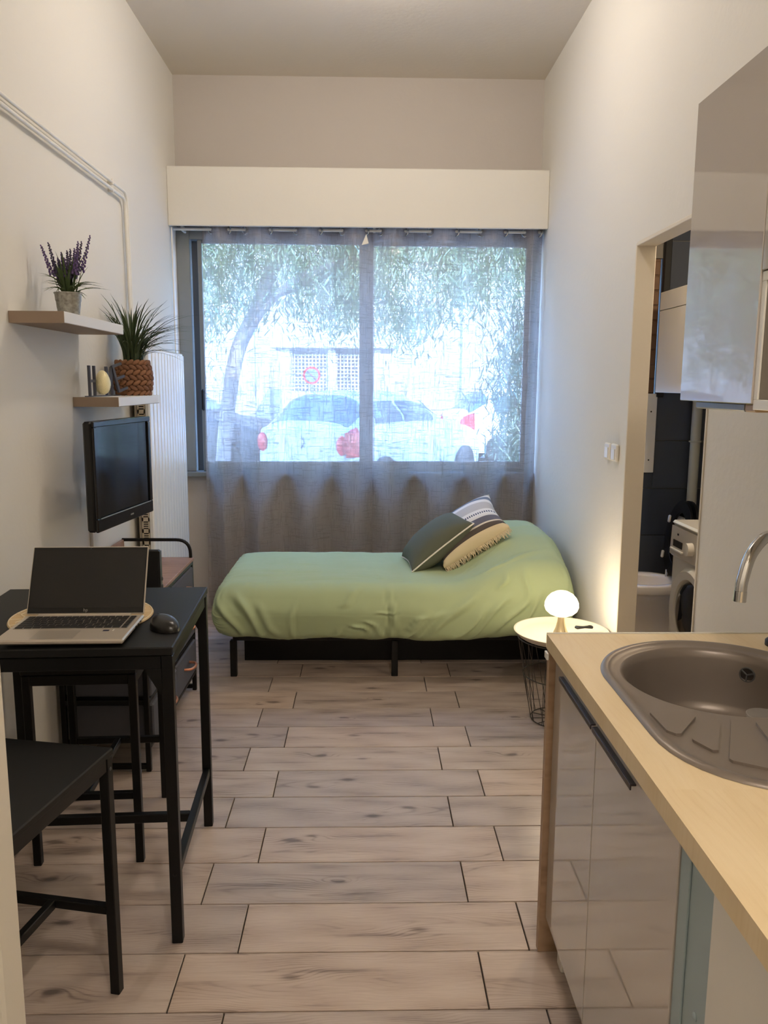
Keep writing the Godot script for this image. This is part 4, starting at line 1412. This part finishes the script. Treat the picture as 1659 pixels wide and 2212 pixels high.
func grass_basket(at: Vector3) -> void:
	var t := thing("grass_basket", "green artificial grass in a braided brown basket on the lower shelf", "potted plant", at)
	var tones := [mat("braid a", c8(134, 92, 62), 0.7), mat("braid b", c8(120, 80, 54), 0.7)]
	var dark_filler := MB.new()
	dark_filler.lathe([Vector2(0, 0.002), Vector2(0.07, 0.002), Vector2(0.082, 0.03), Vector2(0.088, 0.08), Vector2(0.084, 0.13), Vector2(0.074, 0.16), Vector2(0.066, 0.16), Vector2(0.066, 0.135), Vector2(0, 0.135)], 32)
	part(t, "basket_liner", dark_filler, mat("basket core", c8(74, 48, 32), 0.85))
	for row in 7:
		var y := 0.012 + row * 0.0235
		var f := y / 0.165
		var rad := 0.071 + 0.017 * sin(PI * clampf(f * 0.92 + 0.06, 0, 1))
		var mb := MB.new()
		var cnt := 17
		for k in cnt:
			var a := TAU * (k + 0.5 * (row % 2)) / cnt
			mb.xf = Transform3D(Basis(Vector3.UP, -a) * Basis(Vector3.RIGHT, 0.55 if row % 2 == 0 else -0.55), Vector3(cos(a) * rad, y, sin(a) * rad))
			mb.ball(Vector3.ZERO, Vector3(0.0085, 0.0105, 0.0225), 9, 6)
		part(t, "braid", mb, tones[row % 2])
	var r := RandomNumberGenerator.new()
	r.seed = 77
	var gm := mat("grass blade", c8(52, 66, 40), 0.6)
	gm.backlight_enabled = true
	gm.backlight = Color(0.16, 0.2, 0.1)
	var mb := MB.new()
	for k in 135:
		var a := r.randf() * TAU
		var d := Vector3(cos(a), 0, sin(a))
		var f := r.randf()
		var out := r.randf_range(0.08, 0.31)
		if d.x < -0.35:
			out = minf(out, 0.075 / absf(d.x))
		blade(mb, Vector3(0, 0.136, 0) + d * f * 0.05, d, r.randf_range(0.2, 0.38), out, 0.0095, r.randf_range(0.0, 0.05) + out * 0.3)
	for k in 9:      # long arching blades towards the window
		var a := r.randf_range(-0.9, 0.7)
		blade(mb, Vector3(0.02, 0.136, 0), Vector3(cos(a), 0, sin(a)), r.randf_range(0.16, 0.24), r.randf_range(0.22, 0.3), 0.008, r.randf_range(0.08, 0.15))
	var o := part(t, "foliage", mb, gm)
	o.set_meta("kind", "stuff")

# ---------------------------------------------------------------- side table and lamp
func bedside() -> void:
	var t := thing("side_table", "round cream tray side table with a wire basket base by the bed", "side table", Vector3(0.897, 0, -3.545))
	var tm := mat("cream tray enamel", c8(222, 212, 190), 0.35)
	var tr := MB.new()
	tr.lathe([Vector2(0, 0.4), Vector2(0.185, 0.4), Vector2(0.2, 0.41), Vector2(0.212, 0.425), Vector2(0.2155, 0.428), Vector2(0.2155, 0.431), Vector2(0.208, 0.431), Vector2(0.196, 0.414), Vector2(0.183, 0.405), Vector2(0, 0.405)], 56)
	part(t, "tray", tr, tm)
	var wm: Material = mat("dark wire", c8(78, 73, 70), 0.4, 0.5)
	var rings := [[0.196, 0.397], [0.166, 0.22], [0.125, 0.006]]
	for q in rings:
		var ring := []
		for k in 40:
			ring.append(Vector3(cos(TAU * k / 40) * q[0], q[1], sin(TAU * k / 40) * q[0]))
		part(t, "ring", MB.new().tube(ring, 0.0026, 6, true), wm)
	for k in 12:
		var a := TAU * k / 12
		for s: float in [-1.0, 1.0]:
			var b := a + s * 0.3
			part(t, "wire", MB.new().tube([Vector3(cos(a) * 0.196, 0.397, sin(a) * 0.196), Vector3(cos((a + b) / 2) * 0.162, 0.2, sin((a + b) / 2) * 0.162), Vector3(cos(b) * 0.126, 0.008, sin(b) * 0.126)], 0.0016, 5), wm)
	for k in 6:
		var a := TAU * k / 12
		part(t, "base_wire", MB.new().tube([Vector3(cos(a) * 0.125, 0.006, sin(a) * 0.125), Vector3(-cos(a) * 0.125, 0.006, -sin(a) * 0.125)], 0.0022, 5), wm)
	var l := thing("mushroom_lamp", "lit mushroom table lamp with brass foot on the round tray", "lamp", Vector3(0.883, 0.4055, -3.5))
	var ft := MB.new()
	ft.lathe([Vector2(0, 0), Vector2(0.05, 0), Vector2(0.05, 0.004), Vector2(0.036, 0.022), Vector2(0.024, 0.05), Vector2(0.017, 0.08), Vector2(0.014, 0.112), Vector2(0, 0.112)], 36)
	part(l, "foot", ft, M["brass"])
	var sh := MB.new()
	sh.lathe([Vector2(0, 0.105), Vector2(0.03, 0.107), Vector2(0.055, 0.118), Vector2(0.07, 0.132), Vector2(0.0765, 0.15), Vector2(0.075, 0.168), Vector2(0.066, 0.188), Vector2(0.05, 0.206), Vector2(0.028, 0.218), Vector2(0, 0.222)], 40)
	var em := mat("lamp glow", c8(255, 246, 228), 0.3)
	em.emission_enabled = true
	em.emission = Color(1.0, 0.9, 0.72)
	em.emission_energy_multiplier = 3.0
	part(l, "lamp_shade", sh, em)
	omni(l, Vector3(0, 0.155, 0), Color(1.0, 0.91, 0.78), 0.095, 0.06)
	var rc := thing("remote_control", "small black remote lying on the tray rim beside the lamp", "remote", Vector3(1.003, 0.4335, -3.55), 0.1)
	var body := PackedVector3Array()
	for k in 13:
		var f := -1.0 + k / 6.0
		var ww := 0.012 + 0.007 * absf(f) - (0.012 if absf(f) > 0.99 else 0.0)
		var hh := 0.004 + 0.004 * absf(f) - (0.004 if absf(f) > 0.99 else 0.0)
		for q in 10:
			var a := TAU * q / 10
			body.append(Vector3(f * 0.042, 0.009 + sin(a) * hh, cos(a) * ww))
	part(rc, "shell", MB.new().grid(body, 10, 13, true, false), M["black plastic"])
	part(rc, "button", MB.new().box(Vector3(0.025, 0.0165, 0), Vector3(0.008, 0.002, 0.008), 0.0005), M["dark aluminium"])

# ---------------------------------------------------------------- things on the table
func table_top() -> void:
	var y := 0.8602
	# woven round mat
	var m := thing("place_mat", "round woven straw mat under the laptop", "place mat", Vector3(-0.833, y, -2.31))
	var straw := mat("straw", c8(200, 172, 130), 0.85)
	part(m, "weave", MB.new().lathe([Vector2(0, 0), Vector2(0.2, 0), Vector2(0.202, 0.0025), Vector2(0.2, 0.005), Vector2(0, 0.005)], 56), straw)
	for rr: float in [0.198, 0.17, 0.125, 0.08]:
		var ring := []
		for k in 60:
			var a := TAU * k / 60
			var q := rr + (0.009 * (1.0 if k % 6 < 3 else -1.0) if rr < 0.19 else 0.0)
			ring.append(Vector3(cos(a) * q, 0.0052, sin(a) * q))
		part(m, "cord_ring", MB.new().tube(ring, 0.0022, 5, true), M["natural linen"])
	for k in 20:
		var a := TAU * k / 20
		part(m, "cord_spoke", MB.new().tube([Vector3(cos(a) * 0.085, 0.0052, sin(a) * 0.085), Vector3(cos(a + 0.08) * 0.196, 0.0052, sin(a + 0.08) * 0.196)], 0.0018, 5), M["natural linen"])
	# laptop
	var lp := thing("laptop", "open silver laptop with a dark screen on the bar table", "laptop", Vector3(-0.8, y + 0.0098, -2.138), 0.03)
	var si := mat("laptop silver", c8(196, 186, 172), 0.38, 0.45)
	part(lp, "base", MB.new().span(-0.166, 0.166, 0.0, 0.013, -0.115, 0.115, 0.004), si)
	var kb := part(lp, "keyboard", MB.new().span(-0.152, 0.152, 0.0131, 0.0136, -0.098, 0.018, 0.0001), mat("keyboard deck", c8(150, 142, 132), 0.5, 0.3))
	var km := mat("key black", c8(26, 24, 24), 0.5)
	var ks := {}
	var rows := [[14, 0.6], [14, 1.0], [14, 1.0], [13, 1.0], [12, 1.0], [8, 1.0]]
	var kz := -0.096
	for r in rows.size():
		var n: int = rows[r][0]
		var dz: float = 0.0195 * rows[r][1] if r > 0 else 0.0125
		var widths := []
		for k in n:
			widths.append(1.0)
		match r:
			1: widths[13] = 1.6
			2: widths[0] = 1.4
			3: widths[0] = 1.7; widths[12] = 1.9
			4: widths[0] = 2.1; widths[11] = 2.0
			5: widths[3] = 5.2
		var total := 0.0
		for q in widths:
			total += q
		var x := -0.15
		for q in widths:
			var w: float = 0.282 * q / total
			var key := [snappedf(w, 0.0005), dz]
			if not ks.has(key):
				ks[key] = MB.new().box(Vector3.ZERO, Vector3(w - 0.0028, 0.0022, dz - 0.0028), 0.0007).done()
			part(kb, "key", ks[key], km, Vector3(x + w / 2, 0.0147, kz + dz / 2))
			x += w
		for q in 1:
			var key2 := ["nav", dz]
			if not ks.has(key2):
				ks[key2] = MB.new().box(Vector3.ZERO, Vector3(0.0145, 0.0022, dz - 0.0028), 0.0007).done()
			part(kb, "key", ks[key2], km, Vector3(0.1425, 0.0147, kz + dz / 2))
		kz += dz
	part(lp, "touchpad", MB.new().span(-0.076, 0.034, 0.0131, 0.0136, 0.034, 0.106, 0.0001), mat("touchpad", c8(180, 171, 158), 0.3, 0.4))
	part(lp, "sticker", MB.new().span(0.093, 0.109, 0.0131, 0.0135, 0.03, 0.042), mat("sticker blue", c8(40, 42, 66), 0.4))
	part(lp, "sticker", MB.new().span(0.118, 0.121, 0.0131, 0.0135, 0.026, 0.04), M["white plastic"])
	for z: float in [-0.07, -0.045, -0.02]:
		part(lp, "port", MB.new().span(0.1655, 0.1662, 0.004, 0.008, z - 0.007, z + 0.007), M["slot dark"])
	for x: float in [-0.13, 0.13]:
		part(lp, "foot", MB.new().span(x - 0.02, x + 0.02, -0.002, 0.0, -0.1, -0.09), M["black plastic"])
		part(lp, "foot", MB.new().span(x - 0.02, x + 0.02, -0.002, 0.0, 0.09, 0.1), M["black plastic"])
	var hinge := part(lp, "hinge", MB.new().tube([Vector3(-0.13, 0.0135, -0.112), Vector3(0.13, 0.0135, -0.112)], 0.005, 10), si)
	var lid := part(lp, "lid", MB.new().span(-0.166, 0.166, 0.0, 0.2, -0.006, 0.0, 0.0025), si, Vector3(0, 0.016, -0.114))
	lid.rotation.x = -0.46
	part(lid, "screen_bezel", MB.new().span(-0.163, 0.163, 0.003, 0.197, 0.0, 0.0012, 0.0004), mat("screen bezel", c8(15, 14, 14), 0.3))
	part(lid, "screen", MB.new().span(-0.158, 0.158, 0.019, 0.189, 0.0012, 0.0016), mat("laptop screen", c8(26, 24, 23), 0.35))
	part(lid, "webcam", MB.new().ball(Vector3(0, 0.193, 0.0014), Vector3(0.0015, 0.0015, 0.0006), 8, 6), M["dark aluminium"])
	# round maker's mark: two slanted letters
	var lm := mat("logo grey", c8(170, 165, 158), 0.4)
	var lg := TextMesh.new()
	lg.text = "hp"
	lg.font_size = 16
	lg.pixel_size = 0.0007
	lg.depth = 0.0004
	var sf := SystemFont.new()
	sf.font_names = PackedStringArray(["Droid Sans"])
	sf.font_italic = true
	lg.font = sf
	part(lid, "logo", lg, lm, Vector3(0, 0.011, 0.0014))
	# mouse
	var ms := thing("computer_mouse", "black computer mouse beside the laptop on the table", "mouse", Vector3(-0.562, y, -2.192), 0.75)
	var p := PackedVector3Array()
	for j in 15:
		var la := PI / 2.0 * j / 14.0
		for i in 28:
			var lo := TAU * i / 28
			var cx := cos(lo)
			var sz := sin(lo)
			var rx := 0.036 * (1.0 - 0.12 * (1.0 if sz > 0.0 else -1.0) * absf(sz) * 0.4)
			var rz := 0.055
			var k := pow(cos(la), 0.55)
			p.append(Vector3(cx * rx * k, 0.001 + 0.034 * pow(sin(la), 0.9) * (1.0 - 0.22 * sz * k), sz * rz * k))
	var mp := mat("mouse black", c8(24, 23, 23), 0.28)
	var mo := part(ms, "shell", MB.new().grid(p, 28, 15, true, true), mp)
	part(ms, "wheel", MB.new().ball(Vector3(0, 0.0345, -0.033), Vector3(0.003, 0.005, 0.008), 10, 8), M["dark aluminium"])

# ---------------------------------------------------------------- ceiling lamps out of frame
func lamps() -> void:
	for s in 2:
		var at: Vector3 = [Vector3(0.05, CEIL, -3.7), Vector3(0.4, CEIL, 0.1)][s]
		var l := thing("ceiling_lamp", ["warm globe lamp close under the ceiling over the middle of the room", "warm globe lamp close under the ceiling over the kitchen end"][s], "lamp", at, 0.0, "globe ceiling lamps")
		part(l, "ceiling_rose", MB.new().lathe([Vector2(0, -0.03), Vector2(0.03, -0.03), Vector2(0.05, -0.012), Vector2(0.05, -0.001), Vector2(0, -0.001)], 24), M["white plastic"])
		part(l, "flex", MB.new().tube([Vector3(0, -0.03, 0), Vector3(0, -0.08, 0)], 0.003, 6), M["black plastic"])
		var em := mat("pendant glow %d" % s, c8(255, 244, 226), 0.3)
		em.emission_enabled = true
		em.emission = Color(1.0, 0.86, 0.66)
		em.emission_energy_multiplier = 2.0
		part(l, "lamp_globe", MB.new().ball(Vector3(0, -0.15, 0), Vector3(0.085, 0.085, 0.085), 24, 16), em)
		omni(l, Vector3(0, -0.15, 0), Color(1.0, 0.95, 0.895), [0.6, 1.25][s], 0.07)

# ---------------------------------------------------------------- outside the window
func outside() -> void:
	var asphalt := bump(mat("asphalt", c8(150, 148, 146), 0.9), noise_tex(61, 0.3, [], 256, 3), 0.3, 1.0)
	solid("street", "grey asphalt yard outside the window", "ground", MB.new().span(-30, 30, -0.25, -0.05, -34, -5.7), asphalt)
	var facade := thing("facade", "pale sunlit building front across the yard", "building", Vector3(0, -0.05, -24))
	part(facade, "wall", MB.new().span(-26, 26, 0.0, 14.0, -0.4, 0.0), mat("pale render", c8(172, 170, 164), 0.85))
	for k in 8:
		part(facade, "pilaster", MB.new().span(-21.2 + k * 6, -20.8 + k * 6, 0, 14.0, 0.0, 0.15), M["pale render"])
	# low garage with pierced block panels
	var gr := thing("garage", "low concrete garage with pierced block panels behind the cars", "building", Vector3(-2.6, -0.05, -19.5))
	var cc := mat("concrete", c8(176, 174, 170), 0.85)
	part(gr, "roof_slab", MB.new().span(0.35, 3.3, 2.4, 2.58, -3.0, 0.3, 0.02), cc)
	for x: float in [0.7, 1.79, 2.85]:
		part(gr, "pillar", MB.new().span(x - 0.1, x + 0.1, 0, 2.4, -0.15, 0.15, 0.02), cc)
	part(gr, "rear_wall", MB.new().span(0.6, 3.0, 0.0, 2.4, -3.0, -2.8), mat("garage dark", c8(128, 126, 128), 0.9))
	part(gr, "low_wall", MB.new().span(0.8, 2.75, 0.0, 1.38, -0.12, 0.1), cc)
	for q in [[0.8, 1.69], [1.89, 2.75]]:
		var pb := MB.new()
		var x: float = q[0]
		while x < q[1]:
			pb.span(x, minf(x + 0.03, q[1]), 1.38, 2.28, -0.06, 0.06)
			x += 0.085
		for k in 11:
			pb.span(q[0], q[1], 1.38 + k * 0.085, 1.41 + k * 0.085, -0.055, 0.055)
		part(gr, "pierced_panel", pb, cc)
	# no parking sign
	var sg := thing("no_parking_sign", "round red and blue no-parking sign on a post behind the silver car", "sign", Vector3(-0.97, -0.05, -14.6))
	part(sg, "post", MB.new().tube([Vector3(0, 0, -0.03), Vector3(0, 1.9, -0.03)], 0.03, 10), M["grey aluminium"])
	var face := func(r0: float, z: float) -> MB:
		var mb := MB.new()
		mb.xf = Transform3D(Basis(Vector3.RIGHT, PI / 2.0), Vector3(0, 1.73, z))
		mb.lathe([Vector2(0, 0), Vector2(r0, 0), Vector2(r0, 0.006), Vector2(0, 0.006)], 32)
		return mb
	part(sg, "disc", face.call(0.155, 0.0), mat("sign red", c8(206, 44, 40), 0.5))
	part(sg, "blue_field", face.call(0.118, 0.007), mat("sign blue", c8(120, 140, 196), 0.5))
	part(sg, "slash", MB.new().bar(Vector3(-0.08, 1.81, 0.016), Vector3(0.08, 1.65, 0.016), 0.028, 0.004), M["sign red"])
	# cars
	car("silver hatchback seen from behind in the middle of the window", c8(160, 174, 180), Vector3(-0.86, -0.05, -10.7), deg_to_rad(-33.0), true)
	car("dark car parked on the left behind the tree trunk", c8(30, 32, 38), Vector3(-5.3, -0.05, -15.4), deg_to_rad(-105.0), false)
	car("white car parked on the right behind the bush", c8(236, 236, 232), Vector3(1.75, -0.05, -16.5), deg_to_rad(-78.0), false)
	tree()
	bush()

func car(label: String, paint: Color, at: Vector3, turn: float, emblem: bool) -> void:
	# local axes: rear at the origin, the car runs along -z, y up
	var c := thing("car", label, "car", at, turn, "parked cars")
	var pm := mat("car paint %s" % label.left(6), paint, 0.4, 0.1)
	pm.clearcoat_enabled = emblem
	var glass := mat("car glass %s" % label.left(6), c8(70, 92, 104), 0.08)
	var length := 4.0
	var roof := func(l: float) -> float:     # top line along the car
		var pts := [[0.0, 0.98], [0.12, 1.08], [0.5, 1.43], [0.9, 1.5], [1.7, 1.5], [2.2, 1.42], [2.85, 1.02], [3.3, 0.95], [3.8, 0.82], [4.0, 0.66]]
		for k in pts.size() - 1:
			if l <= pts[k + 1][0]:
				return lerpf(pts[k][1], pts[k + 1][1], smoothstep(0.0, 1.0, (l - pts[k][0]) / (pts[k + 1][0] - pts[k][0])) * 0.5 + 0.5 * (l - pts[k][0]) / (pts[k + 1][0] - pts[k][0]))
		return 0.66
	var pt := func(l: float, a: float) -> Vector3:     # a: -1 sill .. 0 roof .. 1 sill
		var e := clampf(minf(l, length - l) / 0.5, 0.0, 1.0)
		var w := 0.845 * (0.86 + 0.14 * sqrt(e))
		var h: float = roof.call(l)
		var belt := minf(0.94, h - 0.02)
		var q := absf(a)
		var x: float
		var y: float
		if q > 0.55:
			var f := (q - 0.55) / 0.45
			y = lerpf(belt, 0.25, f)
			x = w * (1.0 - 0.05 * pow(1.0 - f, 2.0) - 0.06 * f * f)
		else:
			var ph := q / 0.55 * PI / 2.0
			x = w * 0.95 * pow(sin(ph), 0.62) * lerpf(1.0, 0.83, 1.0 - smoothstep(0.7, 1.0, q / 0.55)) if h - belt > 0.1 else w * 0.95 * pow(sin(ph), 0.75)
			y = belt + (h - belt) * pow(cos(ph), 0.5)
		return Vector3(x * signf(a), y, -l)
	var body := PackedVector3Array()
	var na := 41
	var ls := [0.0, 0.02, 0.06, 0.12, 0.2, 0.3, 0.4, 0.5, 0.62, 0.75, 0.9, 1.1, 1.4, 1.7, 1.95, 2.2, 2.4, 2.6, 2.85, 3.05, 3.3, 3.55, 3.8, 3.92, 3.98, 4.0]
	for l: float in ls:
		for k in na:
			body.append(pt.call(l, -1.0 + 2.0 * k / (na - 1)))
	var mb := MB.new().grid(body, na, ls.size(), false, false)
	for e in 2:
		var l: float = [0.0, 4.0][e]
		var poly := []
		for k in na:
			poly.append(pt.call(l, -1.0 + 2.0 * k / (na - 1)))
		mb.face(poly, Vector3(0, 0.6, -2.0))
	part(c, "body", mb, pm)
	var patch := func(l0: float, l1: float, a0: float, a1: float, off: float, sl: float) -> MB:
		var g := PackedVector3Array()
		for j in 9:
			for i in 11:
				var fa := i / 10.0
				var a := lerpf(a0, a1, fa)
				var l := lerpf(l0, l1, j / 8.0) + sl * (1.0 - fa)
				var q: Vector3 = pt.call(l, a)
				var q2: Vector3 = pt.call(l + 0.01, a)
				var q3: Vector3 = pt.call(l, a + 0.01)
				g.append(q + (q3 - q).cross(q2 - q).normalized() * off)
		return MB.new().grid(g, 11, 9, false, false)
	part(c, "rear_window", patch.call(0.15, 0.52, -0.44, 0.44, 0.008, 0.0), glass)
	part(c, "windscreen", patch.call(2.25, 2.8, -0.42, 0.42, 0.008, 0.0), glass)
	for s: float in [-1.0, 1.0]:
		for q in [[0.62, 1.3], [1.38, 2.2]]:
			part(c, "side_window", patch.call(q[0], q[1], minf(s * 0.35, s * 0.53) , maxf(s * 0.35, s * 0.53), 0.008, 0.0), glass)
		part(c, "tail_light", patch.call(0.004, 0.22, minf(s * 0.5, s * 0.74), maxf(s * 0.5, s * 0.74), 0.015, 0.0), mat("tail light", c8(190, 40, 44), 0.25))
		part(c, "tail_lamp", MB.new().ball(Vector3(s * 0.66, 0.8, 0.0), Vector3(0.09, 0.13, 0.04), 14, 8), M["tail light"])
		for l: float in [0.75, 3.2]:
			var wh := MB.new()
			wh.xf = Transform3D(Basis(Vector3.BACK, PI / 2.0), Vector3(s * 0.78, 0.31, -l))
			wh.lathe([Vector2(0, -0.1), Vector2(0.2, -0.1), Vector2(0.31, -0.09), Vector2(0.31, 0.09), Vector2(0.2, 0.1), Vector2(0, 0.1)], 24)
			part(c, "wheel", wh, M["black plastic"])
	part(c, "bumper", MB.new().span(-0.72, 0.72, 0.28, 0.56, -0.1, 0.06, 0.05), pm)
	if emblem:
		var em := MB.new()
		em.extrude(PackedVector2Array([Vector2(0, 0.9), Vector2(0.06, 0.82), Vector2(0, 0.74), Vector2(-0.06, 0.82)]), 0.0, 0.02)
		part(c, "emblem", em, M["chrome"])

func leaf_mesh(l: float, w: float) -> ArrayMesh:
	var p := PackedVector3Array()
	for k in 4:
		var f := k / 3.0
		var ww := w * sin(PI * clampf(f, 0.04, 0.98))
		p.append(Vector3(-ww, l * f, 0.1 * l * f * f))
		p.append(Vector3(ww, l * f, 0.1 * l * f * f))
	return MB.new().grid(p, 2, 4).done()

func leaves(parent: Node3D, m: Material, mesh: Mesh, spots: Array, spread: float, per: int, seed_: int) -> void:
	var r := RandomNumberGenerator.new()
	r.seed = seed_
	var mm := MultiMesh.new()
	mm.transform_format = MultiMesh.TRANSFORM_3D
	mm.mesh = mesh
	mm.instance_count = spots.size() * per
	var k := 0
	for s: Vector3 in spots:
		for q in per:
			var b := Basis.from_euler(Vector3(r.randf_range(0.3, 2.7), r.randf() * TAU, r.randf_range(-0.5, 0.5))) * r.randf_range(0.7, 1.3)
			mm.set_instance_transform(k, Transform3D(b, s + Vector3(r.randfn(0, spread), r.randfn(0, spread * 0.8), r.randfn(0, spread))))
			k += 1
	var o := MultiMeshInstance3D.new()
	o.name = "foliage"
	o.multimesh = mm
	o.material_override = m
	o.set_meta("kind", "stuff")
	parent.add_child(o, true)

func tree() -> void:
	var t := thing("tree", "leafy tree with a slender leaning trunk outside the left pane", "tree", Vector3(-1.75, -0.05, -8.3))
	var bark := mat("bark", c8(158, 152, 150), 0.9)
	part(t, "trunk", MB.new().tube(smooth_path([Vector3(0.24, 0, 0), Vector3(0.25, 0.3, 0), Vector3(0.29, 0.9, 0), Vector3(0.36, 1.45, 0), Vector3(0.47, 1.95, 0), Vector3(0.68, 2.4, -0.1), Vector3(0.95, 3.2, -0.2)], 5), 0.075, 10), bark)
	for q in [[Vector3(0.49, 1.99, 0), Vector3(1.1, 2.6, 0.3), Vector3(2.2, 2.9, 0.2)], [Vector3(0.68, 2.4, -0.1), Vector3(1.8, 2.9, -0.4), Vector3(3.2, 3.4, -0.3)]]:
		part(t, "branch", MB.new().tube(smooth_path(q, 4), 0.035, 8), bark)
	var r := RandomNumberGenerator.new()
	r.seed = 91
	var spots := []
	for k in 1000:
		var x := r.randf_range(-1.6, 4.6)
		var low := 2.18 + 0.12 * sin(x * 2.1) + (0.2 if x > 2.4 else 0.0) - (0.35 if x < -0.1 else 0.0)
		spots.append(Vector3(x, low + pow(r.randf(), 0.9) * 1.9, r.randf_range(-1.3, 1.0)))
	var lm := mat("tree leaf", c8(146, 160, 134), 0.6)
	lm.backlight_enabled = true
	lm.backlight = Color(0.6, 0.68, 0.45)
	leaves(t, lm, leaf_mesh(0.11, 0.0085), spots, 0.16, 95, 4)

func bush() -> void:
	var b := thing("bush", "tall oleander bush with narrow leaves outside the right pane", "shrub", Vector3(1.7, -0.05, -8.0))
	var r := RandomNumberGenerator.new()
	r.seed = 17
	var spots := []
	for k in 14:
		var a := r.randf() * TAU
		var tip := Vector3(cos(a) * r.randf_range(0.1, 0.55) - 0.05, r.randf_range(1.5, 2.45), sin(a) * 0.4)
		part(b, "stem", MB.new().tube(smooth_path([Vector3(cos(a) * 0.08, 0, sin(a) * 0.08), tip * 0.5 + Vector3(0, 0.1, 0), tip], 4), 0.014, 6), M["bark"])
		for q in 7:
			spots.append(tip * (0.2 + 0.8 * q / 6.0) + Vector3(r.randf_range(-0.15, 0.15), 0, 0))
	var lm := mat("oleander leaf", c8(150, 166, 156), 0.55)
	lm.backlight_enabled = true
	lm.backlight = Color(0.5, 0.6, 0.45)
	leaves(b, lm, leaf_mesh(0.16, 0.0085), spots, 0.12, 95, 6)
